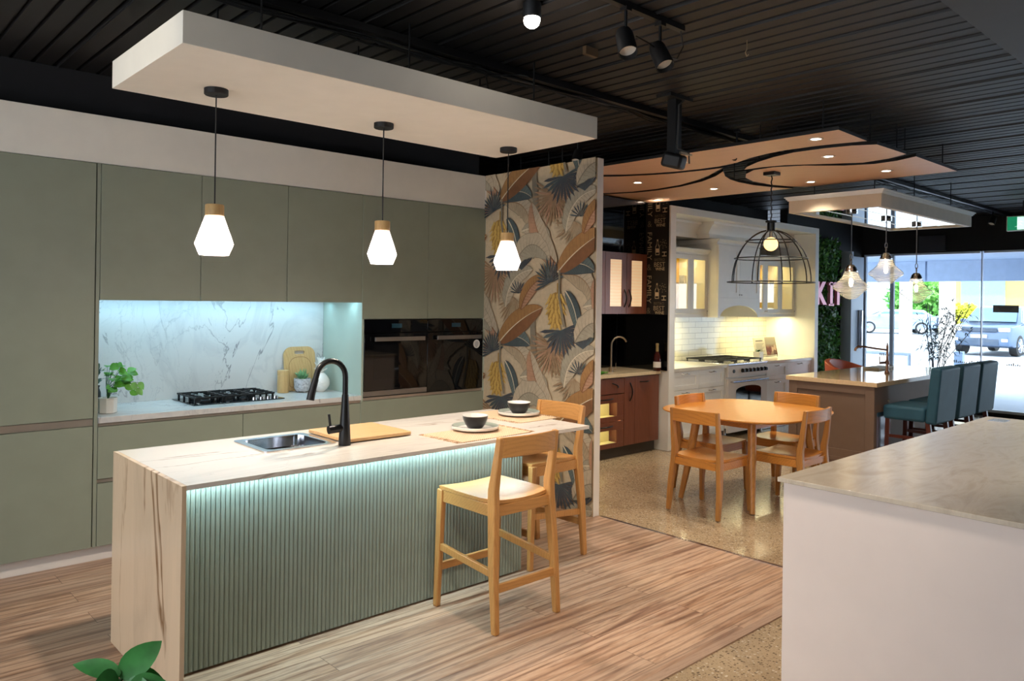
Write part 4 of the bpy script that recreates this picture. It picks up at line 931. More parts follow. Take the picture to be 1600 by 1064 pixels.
def basewhite(x0, cols, rows, label):
    xs_ = cols; t = thing('shaker_base_cabinet', label, 'cabinet', ((xs_[0]+xs_[-1])/2, 5.6, 0), 'white base cabinets beside the range')
    MB().box(xs_[0], xs_[-1], CYF+.024, 5.94, .1, .88).build('body', M['palewhite'], t); MB().box(xs_[0], xs_[-1], CYF+.06, CYF+.08, 0, .099).build('kickboard', M['palewhite'], t)
    for i in range(len(xs_)-1):
        for z0, z1 in rows[i]:
            d = shaker(xs_[i], xs_[i+1], z0, z1, CYF).build('drawer' if z1-z0 < .35 else 'door', M['palewhite'], t, bevel=.001)
            cuphandle((xs_[i]+xs_[i+1])/2, CYF, z1-.032, min(.14, (xs_[i+1]-xs_[i])*.35)).build('handle', M['chrome'], d)
r3 = [(.66, .88), (.39, .66), (.1, .39)]
basewhite(0, [7.322, 7.88, 8.44], [r3, r3], 'white shaker drawer cabinet left of the range cooker')
basewhite(0, [9.46, 10.02, 10.718], [[(.66, .88), (.1, .66)], [(.66, .88), (.1, .66)]], 'white shaker cabinet right of the range cooker')
for x0, x1, lb in ((7.321, 8.46, 'white stone worktop left of the range cooker'), (9.44, 10.719, 'white stone worktop right of the range, under the open cookbook')):
    o = MB().box(x0, x1, CYF-.02, 5.944, .882, .92).build('worktop', mat('white_quartz', (224, 220, 208), .12), bevel=.002); tag(o, lb, 'worktop')
# range cooker
t = thing('range_cooker', 'white freestanding range cooker with row of knobs and arched door window', 'cooker', (8.95, 5.6, 0))
MB().box(8.475, 9.43, 5.24, 5.92, .12, .905).build('body', M['palewhite'], t)
MB().box(8.475, 9.43, 5.20, 5.93, .906, .925).build('hob_plate', M['steel'], t, bevel=.003)
b = MB().box(8.48, 9.425, 5.205, 5.239, .755, .9).build('control_panel', M['white'], t, bevel=.003)
for i in range(7): MB().lathe([(.001, 5.165), (.02, 5.165), (.023, 5.185), (.027, 5.2045)], (8.80+i*.092, 0, .83), 14, axis='y').build('knob', M['black'], b)
MB().lathe([(.001, 5.195), (.022, 5.195), (.024, 5.2045)], (8.60, 0, .83), 16, axis='y').build('clock', M['black'], b)
d = MB().box(8.48, 9.425, 5.205, 5.239, .20, .735).build('door', M['white'], t, bevel=.003)
aw = [(8.66, .36), (9.27, .36), (9.27, .58)]+[(8.965+.305*math.cos(a), .58+.055*math.sin(a)) for a in [PI*q/12 for q in range(1, 12)]]+[(8.66, .58)]
MB().prism(aw, 5.2035, 5.2048, 'y').build('door_window', M['blackglass'], d)
b = MB(); b.tube([(8.52, 5.165, .70), (9.385, 5.165, .70)], .011, 10); b.box(8.53, 8.55, 5.165, 5.205, .69, .71); b.box(9.355, 9.375, 5.165, 5.205, .69, .71); b.build('handle', M['chrome'], d)
MB().box(8.49, 9.415, 5.21, 5.239, .06, .19).build('drawer', M['white'], t, bevel=.003)
for lx in (8.5, 9.38):
    for ly in (5.27, 5.85): MB().cyl((lx, ly, 0), .018, .119, 10).build('foot', M['steel'], t)
for gx0 in (8.50, 8.815, 9.13):
    g = MB(); gx1 = gx0+.285; z_ = .965
    for yy in (5.29, 5.56, 5.84): g.box(gx0, gx1, yy-.006, yy+.006, z_-.012, z_)
    for xx in (gx0+.006, (gx0+gx1)/2, gx1-.006): g.box(xx-.006, xx+.006, 5.29, 5.84, z_-.012, z_)
    for xx in (gx0+.006, gx1-.006):
        for yy in (5.30, 5.83): g.box(xx-.006, xx+.006, yy-.006, yy+.006, .9255, z_-.006)
    g.build('grate', M['matblack'], t)
    for yy in (5.42, 5.70): MB().cyl(((gx0+gx1)/2, yy, .9255), .04, .018, 16).build('burner', M['matblack'], t)
# glass-door wall cabinets
M['cabglow'] = mat('warm_cabinet_back', (228, 184, 70), .6)
def glasscab(x0, cols, label, y=5.50):
    t = thing('glass_door_cabinet', label, 'cabinet', ((cols[0]+cols[-1])/2, 5.7, 1.50), 'white glass-door wall cabinets')
    b = MB(); a, z = cols[0], cols[-1]
    b.box(a, a+.018, y+.024, 5.944, 1.52, 2.28); b.box(z-.018, z, y+.024, 5.944, 1.52, 2.28); b.box(a+.018, z-.018, y+.024, 5.944, 1.52, 1.54); b.box(a+.018, z-.018, y+.024, 5.944, 2.26, 2.28)
    b.box(a, z, y, y+.024, 1.50, 1.545)
    b.build('body', M['palewhite'], t)
    MB().box(a+.018, z-.018, 5.925, 5.943, 1.54, 2.26).build('back', M['cabglow'], t)
    MB().box(a+.019, z-.019, y+.05, 5.92, 1.92, 1.928).build('shelf', M['glass'], t)
    b = MB(); pr = [(0, 0), (0, .02), (-.02, .03), (-.045, .06), (-.045, .07), (.05, .07), (.05, 0)]
    b.prism([(y+q[0], 2.281+q[1]) for q in pr], a, z, 'x'); b.build('cornice', M['palewhite'], t)
    for i in range(len(cols)-1):
        u0, u1 = cols[i]+.002, cols[i+1]-.002; b = MB(); fr = .06; z0, z1 = 1.548, 2.278
        b.box(u0, u0+fr, y, y+.022, z0, z1); b.box(u1-fr, u1, y, y+.022, z0, z1); b.box(u0+fr, u1-fr, y, y+.022, z0, z0+fr); b.box(u0+fr, u1-fr, y, y+.022, z1-fr, z1)
        d = b.build('door', M['palewhite'], t, bevel=.001)
        MB().box(u0+fr, u1-fr, y+.008, y+.012, z0+fr, z1-fr).build('glass_panel', M['cabglass'], d)
        MB().sphere((u1-.02 if i % 2 == 0 else u0+.02, y-.012, z0+.03), .009, 8).build('knob', M['chrome'], d)
    light('AREA', 'cabinet_led', ((a+z)/2, 5.75, 2.25), 2.6, (1, .80, .34), None, z-a-.1, .05)
M['cabglass'] = glassmat('cabinet_glass', (.96, .98, 1, 1), 1.9, .02, 1.0)
glasscab(0, [7.322, 7.71, 8.08, 8.45], 'white wall cabinet with lit glass doors left of the range hood')
glasscab(0, [9.47, 9.88, 10.29, 10.718], 'white wall cabinet with lit glass doors right of the range hood')
# glasses on the shelves
gl0 = MB().lathe([(.001, 0), (.03, 0), (.034, .1), (.032, .1), (.028, .005), (.001, .005)], (0, 0, 0), 14).build('drinking_glass', M['pglass']); tag(gl0, '', 'glass')
gi = 0
for (x, z) in ((7.84, 1.9285), (7.96, 1.9285), (8.2, 1.9285), (8.32, 1.9285), (9.62, 1.9285), (9.76, 1.9285), (10.05, 1.9285), (10.2, 1.9285), (10.45, 1.9285)):
    g = gl0 if gi == 0 else copy_tree(gl0); g.location = (x, 5.72, z)
    g['label'] = 'clear drinking glass on the lit shelf left of the range hood' if x < 9 else 'clear drinking glass on the lit shelf right of the range hood'; g['group'] = 'glasses left of the hood' if x < 9 else 'glasses right of the hood'; gi += 1
# range hood cupboard
t = thing('range_hood', 'white cabinet hood with arched opening above the range cooker', 'range hood', (8.9, 5.6, 1.5)); HY = 5.35
HX0, HX1 = 8.455, 9.465
b = MB(); b.box(HX0, HX0+.02, HY+.022, 5.944, 1.50, 2.43); b.box(HX1-.02, HX1, HY+.022, 5.944, 1.50, 2.43); b.box(HX0+.02, HX1-.02, HY+.022, 5.944, 1.70, 2.43); b.build('body', M['palewhite'], t)
arch = [(HX0, 1.50)]+[(8.96-.46*math.cos(a), 1.50+.155*math.sin(a)) for a in [PI*q/16 for q in range(17)]]+[(HX1, 1.50), (HX1, 1.75), (HX0, 1.75)]
MB().prism(arch, HY, HY+.022, 'y').build('arch_panel', M['palewhite'], t)
for x0, x1, kx in ((HX0, 8.96, 8.935), (8.96, HX1, 8.985)):
    d = shaker(x0, x1, 1.75, 2.42, HY, .07).build('door', M['palewhite'], t, bevel=.001); MB().sphere((kx, HY-.012, 1.79), .009, 8).build('knob', M['chrome'], d)
MB().prism([(HY+q[0], 2.43+q[1]) for q in ((0, 0), (0, .02), (-.03, .05), (-.03, .06), (.59, .06), (.59, 0))], HX0-.03, HX1+.03, 'x').build('cornice', M['palewhite'], t)
MB().box(HX0+.022, HX1-.022, HY+.03, 5.93, 1.66, 1.698).build('filter', M['steel'], t)
# frieze with crown moulding above the cabinets
b = MB(); b.box(7.321, 10.719, 5.60, 5.95, 2.50, 2.699); pr = [(0, 0), (-.01, .03), (-.05, .10), (-.08, .12), (-.08, .15), (0, .15)]
b.prism([(5.60+q[0], 2.548+q[1]) for q in pr], 7.321, 10.719, 'x'); b.box(8.35, 9.57, 5.42, 5.60, 2.495, 2.55); b.prism([(5.42+q[0], 2.548+q[1]) for q in pr]+[(5.6, 2.698), (5.6, 2.548)], 8.33, 9.59, 'x')
tag(b.build('crown_moulding', M['palewhite']), 'white stepped crown moulding above the white wall cabinets', 'moulding')
for x0, x1 in ((7.4, 8.4), (9.5, 10.65)): light('AREA', 'under_cabinet_led', ((x0+x1)/2, 5.65, 1.495), 6, (1, .88, .5), None, x1-x0, .04)
# cookbook on stand + small plant
t = thing('open_cookbook', 'open cookbook with a fruit photo page standing on the white worktop', 'book', (10.2, 5.7, .92))
Mx = Matrix.Translation((10.16, 5.62, .945)) @ Matrix.Rotation(math.radians(-12), 4, 'X')
MB().box(-.30, 0, -.006, .006, 0, .26).xf(Mx).build('page', mat('paper', (232, 222, 192), .7), t)
k = N('fruit_photo'); v = k.coord((1, 1, 1)); vo = k.n('ShaderNodeTexVoronoi', {'Vector': v, 'Scale': 14.0}); sx_ = k.n('ShaderNodeSeparateXYZ', {0: v}).outputs
cc = k.ramp(k.n('ShaderNodeSeparateColor', {0: vo.outputs['Color']}).outputs[0], [(0, lin((110, 40, 36))), (.4, lin((160, 92, 70))), (.8, lin((90, 30, 30))), (1, lin((220, 190, 160)))])
cc = k.mix(k.n('ShaderNodeMapRange', {0: sx_[2], 1: .13, 2: .19}).outputs[0], cc, lin((176, 164, 138))); k.l(cc, k.b.inputs['Base Color'])
MB().box(.002, .30, -.006, .006, 0, .26).xf(Mx).build('photo_page', k.m, t)
b = MB(); b.box(-.25, -.06, -.0075, -.0065, .205, .222)
for q in range(7): b.box(-.26, -.04-.03*(q % 3), -.0075, -.0065, .17-q*.018, .175-q*.018)
b.xf(Mx).build('print', mat('page_print', (150, 140, 120), .7), t)
b = MB(); b.tube([(9.95, 5.59, .921), (9.95, 5.59, .96), (10.4, 5.59, .96), (10.4, 5.59, .921)], .004, 6); b.tube([(9.95, 5.60, .935), (10.4, 5.60, .935)], .004, 6); b.tube([(10.0, 5.60, .935), (10.0, 5.74, .922)], .004, 6); b.tube([(10.36, 5.60, .935), (10.36, 5.74, .922)], .004, 6)
b.build('stand', M['black'], t)
t = thing('small_potted_plant', 'tiny green plant in a square cream pot beside the cookbook', 'plant', (9.70, 5.5, .92))
MB().box(9.66, 9.76, 5.45, 5.55, .9205, 1.02).build('pot', M['ceramic'], t, bevel=.004)
b = MB()
for i in range(30):
    a = rng.uniform(0, 2*PI); e = rng.uniform(.3, 1.4); leafblade(b, (9.71+rng.uniform(-.03, .03), 5.50+rng.uniform(-.03, .03), 1.02), (math.cos(a)*math.cos(e), math.sin(a)*math.cos(e), math.sin(e)), .04, .01, .2)
b.build('foliage', M['leafdark'], t)

# ------------------------------------------------------------------ green wall, letters, switch
t = thing('hedge_wall', 'artificial green hedge panel on the black wall by the entrance', 'hedge', (11.6, 5.6, 0))
MB().box(10.86, 12.30, 5.60, 5.678, .02, 2.72).build('backing', M['leafdark'], t)
b = MB(); r2 = random.Random(8)
for i in range(5200):
    x = r2.uniform(10.93, 12.32)+r2.uniform(-.04, .06)*(1 if r2.random() < .1 else 0); z = r2.uniform(.03, 2.72); a = r2.uniform(0, 2*PI)
    L = r2.uniform(.04, .09); W_ = L*.25; y = 5.60-r2.uniform(0, .05)
    d1 = Vector((math.cos(a), r2.uniform(-.9, -.1), math.sin(a))).normalized(); sdv = d1.cross(Vector((r2.uniform(-1, 1), r2.uniform(-1, 1), r2.uniform(-1, 1)))).normalized(); p = Vector((x, y, z))
    b.cur = r2.choice((0, 0, 1, 2))
    b.add([tuple(p), tuple(p+d1*L*.5+sdv*W_), tuple(p+d1*L), tuple(p+d1*L*.5-sdv*W_)], [(0, 1, 2, 3)])
b.build('foliage', [mat('hedge_green', (76, 140, 60), .5, var=.3), mat('hedge_dark', (42, 92, 40), .5, var=.3), mat('hedge_light', (124, 178, 92), .5, var=.3)], t, smooth=False, fixn=False)
t = thing('letter_sign', 'pink capital letters mounted on the hedge panel', 'sign', (11.3, 5.5, 2.0))
for chx, ltr in ((11.50, 'K'), (11.86, 'I'), (12.10, 'T')):
    vs, fs = text_geo(ltr, .46, .025, .022); b = MB()
    b.add([(chx+p[0], 5.50-p[2], 1.84+p[1]) for p in vs], fs)
    if ltr == 'I':
        b.box(chx-.09, chx+.09, 5.475, 5.525, 1.99, 2.02); b.box(chx-.09, chx+.09, 5.475, 5.525, 1.665, 1.695)
    b.build('letter', mat('pink_metallic', (232, 140, 168), .3, .2), t)
b = MB(); b.box(12.42, 12.50, 5.665, 5.679, 2.62, 2.72); tag(b.build('wall_sensor', M['palewhite'], bevel=.004), 'small white sensor high on the black wall by the hedge', 'sensor')

# ------------------------------------------------------------------ shopfront
k = N('grey_blue_frame'); k.b.inputs['Base Color'].default_value = lin((186, 198, 214)); k.b.inputs['Roughness'].default_value = .4; k.b.inputs['Metallic'].default_value = .1; M['frame'] = k.m
t = MB(); t.box(12.62, 12.70, 5.50, 5.675, .01, 2.56); dj = t.build('door_1', M['frame'], bevel=.004); struct(dj)
MB().box(12.705, 13.38, 5.62, 5.66, .01, 2.5).build('door_leaf', M['frame'], dj, bevel=.004)
MB().box(13.18, 13.24, 5.56, 5.62, .95, 1.6).build('push_bar', M['chrome'], dj, bevel=.01)
MB().box(12.78, 12.84, 5.59, 5.62, 1.38, 1.62).build('lock_plate', M['chrome'], dj, bevel=.004)
M['winglass'] = glassmat('shopfront_glass', (.95, .985, .99, 1), 1.35)
M['bright_frame'] = mat('pale_frame', (196, 206, 220), .4)
ys = [5.66, 5.20, 3.86, 2.6, 1.3, 0, -1.3, -2.6, -3.9, -5]
for i in range(len(ys)-1):
    y1, y0 = ys[i], ys[i+1]; b = MB()
    fw = .03 if i == 0 else .006; b.box(WX+.04, WX+.10 if i < 1 else WX+.07, y0, y0+fw, .06, 2.55); b.box(WX+.04, WX+.10, y1-.03 if i < 2 else y1-.006, y1, .06, 2.55); b.box(WX+.04, WX+.10, y0+.03, y1-.03, 2.52, 2.55); b.box(WX+.04, WX+.10, y0+.03, y1-.03, .06, .1)
    o = b.build('window_%d' % (i+1), M['bright_frame'] if i < 2 else M['bright_frame']); struct(o)
    MB().box(WX+.065, WX+.073, y0+.03, y1-.03, .1, 2.5).build('pane', M['winglass'], o)
# manifestation dots and sign on glass
for i, (yy, zz) in enumerate(((4.15, .79), (3.93, .79), (3.42, .79), (5.3, .83))):
    b = MB(); r2 = random.Random(i+2)
    for q in range(7): 
        hh_ = r2.choice((.02, .03, .045)); b.box(WX+.060, WX+.0645, yy-.09+q*.028, yy-.09+q*.028+.014, zz, zz+hh_)
    tag(b.build('window_lettering', M['matblack']), ['small dark reversed lettering on the window glass above the blue stools', 'small dark reversed lettering on the window, second from the stools', 'small dark reversed lettering at the right edge of the window', 'small dark reversed lettering by the bronze tap'][i], 'lettering')
b = MB(); b.box(WX+.050, WX+.0645, 3.36, 3.70, 1.60, 1.71); o = b.build('window_sign', mat('grey_sign', (120, 124, 130), .6)); tag(o, 'grey rectangular sign stuck on the window glass before the silver car', 'sign')
b = MB()
for q in range(3): b.box(WX+.046, WX+.0495, 3.43+.02*q, 3.63-.015*q, 1.675-q*.025, 1.683-q*.025)
b.build('print', mat('sign_print', (60, 64, 70), .6), o)
b = MB(); b.box(WX-.06, WX-.001, 4.35, 4.75, 2.57, 2.82); tag(b.build('air_curtain', mat('dark_grey_box', (44, 46, 58), .6), bevel=.005), 'dark grey box unit on the black wall over the entrance glass', 'box')

# exit sign (green running man)
t = thing('exit_sign', 'green illuminated exit sign hanging below the black ceiling', 'exit sign', (11.9, 3.05, 2.95)); EX = 11.9
MB().box(EX, EX+.05, 2.74, 3.115, 2.70, 2.90).build('housing', M['palewhite'], t, bevel=.004)
MB().box(EX-.002, EX-.0002, 2.75, 3.105, 2.71, 2.89).build('face', mat('exit_green', (20, 120, 84), .4, emit=(16, 130, 90), estr=.5), t)
b = MB(); b.box(EX-.004, EX-.0022, 2.87, 2.99, 2.715, 2.885); b.build('doorway', mat('exit_white', (230, 250, 240), .4, emit=(210, 250, 235), estr=.6), t)
b = MB(); y0 = 2.95; z0 = 2.80
b.lathe([(.0001, 0), (.013, 0)], (EX-.0055, y0-.01, z0+.055), 12, axis='x'); 
for p_, q_ in (((y0-.005, z0+.04), (y0+.01, z0)), ((y0, z0+.03), (y0+.04, z0+.015)), ((y0, z0+.03), (y0-.03, z0+.01)), ((y0+.01, z0), (y0-.02, z0-.03)), ((y0-.02, z0-.03), (y0-.01, z0-.065)), ((y0+.01, z0), (y0+.03, z0-.035)), ((y0+.03, z0-.035), (y0+.065, z0-.045))):
    b.tube([(EX-.0052, p_[0], p_[1]), (EX-.0052, q_[0], q_[1])], .006, 6, flat=.15)
b.build('running_figure', mat('exit_white', (230, 250, 240), .4), t)
b = MB(); b.cyl((EX+.025, 2.93, 2.90), .006, CZ-2.90, 8); b.build('hanging_rod', M['black'], t)

# ------------------------------------------------------------------ taupe island and glass canopy
t = thing('taupe_island', 'taupe panelled island bench with cream stone top and overhang for blue stools', 'island', (9.0, 3.6, 0))
BX0, BX1, BY0, BY1 = 7.74, 10.35, 3.11, 4.06
MB().box(BX0, BX1, BY0, BY1, .875, .92).build('worktop', mat('cream_island_stone', (214, 184, 146), .07, var=.06, vs=50), t, bevel=.003)
b = MB(); b.box(BX0+.03, 8.10, BY0+.03, BY1-.03, .1, .874); b.box(8.10, 10.32, BY0+.38, BY1-.03, .1, .874); b.box(BX0+.03, 10.32, BY0+.42, BY1-.05, 0, .1); b.box(BX0+.05, 8.05, BY0+.06, BY0+.42, 0, .1); b.build('body', M['taupe'], t)
b = MB(); X = BX0+.029; fr = .09; y0, y1, z0, z1 = BY0+.03, BY1-.03, .14, .873
b.box(X-.014, X, y0, y0+fr, z0, z1); b.box(X-.014, X, y1-fr, y1, z0, z1); b.box(X-.014, X, y0+fr, y1-fr, z1-.08, z1); b.box(X-.014, X, y0+fr, y1-fr, z0, z0+.08); b.box(X-.018, X, y0, y1, .1, .14)
b.build('end_panel', M['taupe'], t, bevel=.002)
MB().box(7.80, 8.08, BY0+.022, BY0+.0295, .14, .62).build('fridge_door', M['steel'], t)
MB().sphere((8.05, BY0+.01, .72), .013, 8).build('knob', M['nickel'], t)
o = thing('bridge_tap', 'antique bronze swivel tap on the taupe island', 'tap', (8.95, 3.55, .92)); bx, by = 8.98, 3.50; br_ = mat('antique_bronze', (140, 104, 86), .3, .8)
MB().lathe([(.001, .9205), (.028, .9205), (.03, .93), (.016, .95), (.016, 1.02), (.024, 1.03), (.024, 1.05), (.013, 1.07), (.012, 1.2), (.015, 1.21), (.004, 1.26), (.001, 1.26)], (bx, by, 0), 18).build('column', br_, o)
MB().tube([(bx, by, 1.18), (bx-.10, by+.09, 1.195), (bx-.20, by+.18, 1.215), (bx-.245, by+.22, 1.215), (bx-.265, by+.24, 1.19), (bx-.27, by+.245, 1.165)], [.011, .011, .011, .013, .014, .013], 10).build('spout', br_, o)
h = MB().tube([(bx, by, 1.04), (bx-.08, by+.05, 1.035)], .014, 10).build('lever_body', br_, o); MB().tube([(bx-.08, by+.05, 1.035), (bx-.083, by+.052, 1.11)], .007, 8).build('lever', M['palewhite'], h)
o = MB().box(9.3, 9.75, 3.72, 3.9, .9205, .945).build('serving_tray', mat('stone_tray', (176, 168, 150), .5), bevel=.005); tag(o, 'flat stone tray near the far edge of the taupe island', 'tray')
# sink pane + glass canopy
GX0, GX1, GY0, GY1 = 7.36, 9.89, 2.94, 3.85
t = thing('mirrored_canopy', 'cream framed canopy with mirrored underside above the taupe island', 'canopy', (8.6, 3.4, 2.76))
fr = .05; b = MB(); b.box(GX0, GX1, GY0, GY0+fr, 2.60, 2.76); b.box(GX0, GX1, GY1-fr, GY1, 2.60, 2.76); b.box(GX0, GX0+fr, GY0+fr, GY1-fr, 2.60, 2.76); b.box(GX1-fr, GX1, GY0+fr, GY1-fr, 2.60, 2.76); b.build('frame', mat('cream_frame', (206, 190, 166), .5), t)
b = MB(); e1 = .035
for z0_, z1_, ex in ((2.722, 2.735, .012), (2.735, 2.75, .024), (2.75, 2.762, .036)):
    b.box(GX0-ex, GX1+ex, GY0-ex, GY0-.0005, z0_, z1_); b.box(GX0-ex, GX1+ex, GY1+.0005, GY1+ex, z0_, z1_); b.box(GX0-ex, GX0-.0005, GY0, GY1, z0_, z1_); b.box(GX1+.0005, GX1+ex, GY0, GY1, z0_, z1_)
b.build('cornice', M['palewhite'], t)
MB().box(GX0+fr, GX1-fr, GY0+fr, GY1-fr, 2.615, 2.63).build('mirror', mat('mirror', (225, 230, 235), .02, 1, var=0), t)
b = MB()
for yy in (3.24, 3.54): b.box(GX0+fr, GX1-fr, yy-.003, yy+.003, 2.612, 2.6149)
b.build('mirror_joint', M['nickel'], t)
for x, y in ((7.6, 3.1), (9.7, 3.1), (7.6, 3.7), (9.7, 3.7), (8.6, 3.1)): MB().cyl((x, y, 2.63), .005, CZ-2.63, 8).build('hanging_rod', M['black'], t)
# clear glass pendants
def gpend(zs):
    t = thing('glass_pendant_light', '', 'pendant lamp')
    MB().lathe([(.001, 2.6145), (.055, 2.6145), (.055, 2.585), (.001, 2.583)], (0, 0, 0), 24).build('ceiling_rose', M['chrome'], t)
    MB().tube([(0, 0, 2.585), (0, 0, zs+.45)], .006, 8).build('rod', M['chrome'], t)
    b = MB()
    for q in range(2): 
        zc = zs+.425-q*.05; b.tube([((.013*math.cos(a) if q % 2 else 0), (0 if q % 2 else .013*math.cos(a)), zc+.032*math.sin(a)) for a in [2*PI*j/14 for j in range(14)]], .004, 6, True)
    b.build('chain', M['chrome'], t)
    MB().lathe([(.001, zs+.35), (.03, zs+.345), (.05, zs+.32), (.056, zs+.30), (.064, zs+.285), (.062, zs+.275), (.001, zs+.275)], (0, 0, 0), 24).build('cap', M['chrome'], t)
    pr = [(.062, .275), (.07, .26), (.074, .24), (.088, .215), (.12, .18), (.155, .15), (.172, .13), (.175, .12), (.165, .105), (.14, .09), (.115, .07), (.09, .045), (.065, .02), (.035, .005), (.002, 0)]
    b = MB(); b.lathe([(r_, zs+z_) for r_, z_ in pr], (0, 0, 0), 36); b.build('shade', M['pglass'], t)
    MB().sphere((0, 0, zs+.17), .02, 10, (1, 1, 2.2)).build('bulb', M['bulbwarm'], t)
    return t
for (x, y, zs, lb) in ((7.70, 3.36, 1.735, 'clear ribbed glass pendant nearest the white kitchen'), (8.58, 3.37, 1.90, 'clear ribbed glass pendant in the middle over the taupe island'), (9.39, 3.35, 1.71, 'clear ribbed glass pendant nearest the street window')):
    g = gpend(zs); place(g, (x, y, 0), 0, lb, 'clear glass pendants over the taupe island'); light('POINT', 'glass_pendant_glow', (x, y, zs+.17), 5, (1, .78, .5), radius=.02)
# blue stools
def bluestool():
    t = thing('upholstered_stool', '', 'stool')
    def cush(x0, x1, y0, y1, z0, z1, bv): return MB().box(x0, x1, y0, y1, z0, z1)
    cush(-.265, .265, -.10, .29, .56, .70, .02).build('seat', M['blue'], t, bevel=.03, seg=4)
    b = MB(); b.box(-.27, .27, -.05, .05, 0, .545); b.xf(Matrix.Translation((0, -.15, .55)) @ Matrix.Rotation(math.radians(5), 4, 'X')); b.build('backrest', M['blue'], t, bevel=.025, seg=4)
    for sx in (-1, 1):
        b = MB(); b.box(sx*.235-.03, sx*.235+.03, -.10, .12, .70, .80); 
        MB().sweep([(sx*.235, -.19, 0), (sx*.23, -.12, .56)], .042, .042).build('leg', M['dark_leg'], t, bevel=.004); MB().sweep([(sx*.235, .26, 0), (sx*.23, .25, .565)], .042, .042).build('leg', M['dark_leg'], t, bevel=.004)
        MB().box(sx*.232-.012, sx*.232+.012, -.15, .25, .22, .26).build('stretcher', M['dark_leg'], t)
        MB().box(sx*.232-.012, sx*.232+.012, -.15, .25, .38, .41).build('stretcher', M['dark_leg'], t)
    MB().box(-.22, .22, .245, .27, .22, .26).build('stretcher', M['dark_leg'], t); MB().box(-.22, .22, -.168, -.145, .30, .34).build('stretcher', M['dark_leg'], t)
    return t
bs = bluestool()
for i, x in enumerate((8.17, 8.795, 9.40)):
    s_ = bs if i == 0 else copy_tree(bs)
    place(s_, (x, 2.83, 0), 0, ['teal blue upholstered bar stool nearest the camera side of the taupe island', 'teal blue upholstered bar stool in the middle of the row of three', 'teal blue upholstered bar stool nearest the street window'][i], 'blue stools along the taupe island')
t = thing('orange_tub_chair', 'burnt orange leather chair behind the taupe island', 'chair', (10.6, 4.65, 0))
b = MB(); rs = []
for i in range(13):
    a = PI*(-.02+1.04*i/12); q = (10.55+.36*math.cos(a), 4.6+.28*math.sin(a)); q2 = (10.55+.30*math.cos(a), 4.6+.22*math.sin(a)); h_ = .93-.10*(1-math.sin(max(0, min(PI, a))))
    rs.append([(q[0], q[1], .45), (q[0]+.03*math.cos(a), q[1]+.03*math.sin(a), h_), (q2[0]+.03*math.cos(a), q2[1]+.02*math.sin(a), h_), (q2[0], q2[1], .45)])
b.rings(rs); b.build('backrest', M['orange'], t, bevel=.01)
MB().box(10.22, 10.88, 4.40, 4.80, .40, .50).build('seat', M['orange'], t, bevel=.03)
for x in (10.28, 10.82):
    for y in (4.44, 4.78): MB().cyl((x, y, 0), .014, .40, 8).build('leg', M['black'], t)

# ------------------------------------------------------------------ white bench in the foreground
k = N('honed_beige_stone'); v = k.coord((1, 3.5, 1)); n1 = k.noise(v, 2.2, 6, .62, 1.2); n2 = k.noise(k.coord((1.5, 10, 1)), 3, 5)
c = k.ramp(n1, [(.3, lin((176, 160, 142))), (.5, lin((200, 186, 168))), (.7, lin((186, 170, 152)))]); c = k.mix(k.math('MULTIPLY', n2, .3), c, lin((196, 184, 168))); k.l(c, k.b.inputs['Base Color']); k.b.inputs['Roughness'].default_value = .24
t = thing('white_bench', 'white foreground bench with beige stone top at the right edge', 'bench', (4.6, 1.0, 0))
MB().box(3.15, 6.05, .35, 1.685, .90, .92).build('worktop', k.m, t, bevel=.002)
MB().box(3.17, 6.03, .40, 1.665, 0, .899).build('body', mat('white_laminate', (228, 212, 204), .5, var=.015), t)
MB().box(5.82, 5.95, 1.52, 1.62, .9203, .923).build('socket_plate', M['steel'], t)

# ------------------------------------------------------------------ ceiling clutter
t = thing('ceiling_rail', 'long black service rail with cables running under the ceiling', 'rail', (5, 3.45, 3.07))
b = MB(); b.box(-2, 13.4, 3.44, 3.485, 3.055, 3.095); b.box(-2, 13.4, 3.52, 3.56, 3.06, 3.095); b.build('track', M['black'], t)
r2 = random.Random(4)
for q in range(5):
    pth = [(-2+i*.35, 3.50+r2.uniform(-.02, .05), 3.045+r2.uniform(-.02, .015)) for i in range(44)]; MB().tube(pth, .006, 5).build('cable', M['matblack'], t)
def spot(x, y, z, yaw, label, on=False, tilt=35):
    t = thing('track_spotlight', label, 'spotlight', (x, y, z+.16), 'black track spotlights')
    b = MB(); b.tube([(x, y, z+.16), (x, y, z+.04)], .008, 8); b.box(x-.02, x+.02, y-.02, y+.02, z+.14, z+.16); b.build('bracket', M['black'], t)
    Mx = Matrix.Translation((x, y, z)) @ Matrix.Rotation(yaw, 4, 'Z') @ Matrix.Rotation(math.radians(tilt), 4, 'X')
    b = MB(); b.lathe([(.001, .06), (.035, .06), (.042, .04), (.047, -.08), (.044, -.08), (.038, -.02), (.001, -.02)], (0, 0, 0), 24); b.xf(Mx); b.build('head', M['matblack'], t)
    b = MB(); b.lathe([(.001, -.055), (.042, -.055)], (0, 0, 0), 20); b.xf(Mx); b.build('lens', M['dl'] if on else M['palewhite'], t)
    d = (Mx @ Vector((0, 0, -1))) - (Mx @ Vector((0, 0, 0))); return Mx @ Vector((0, 0, -.09)), d
b = MB(); b.box(2.10, 3.32, 2.315, 2.35, 3.07, 3.098); tag(b.build('track_bar', M['black']), 'short black lighting track holding two spotlights', 'track')
spot(2.86, 2.33, 2.915, math.radians(150), 'black track spotlight, left one of the pair', tilt=28); spot(3.13, 2.33, 2.91, math.radians(170), 'black track spotlight, right one of the pair, with a loose cable', tilt=30)
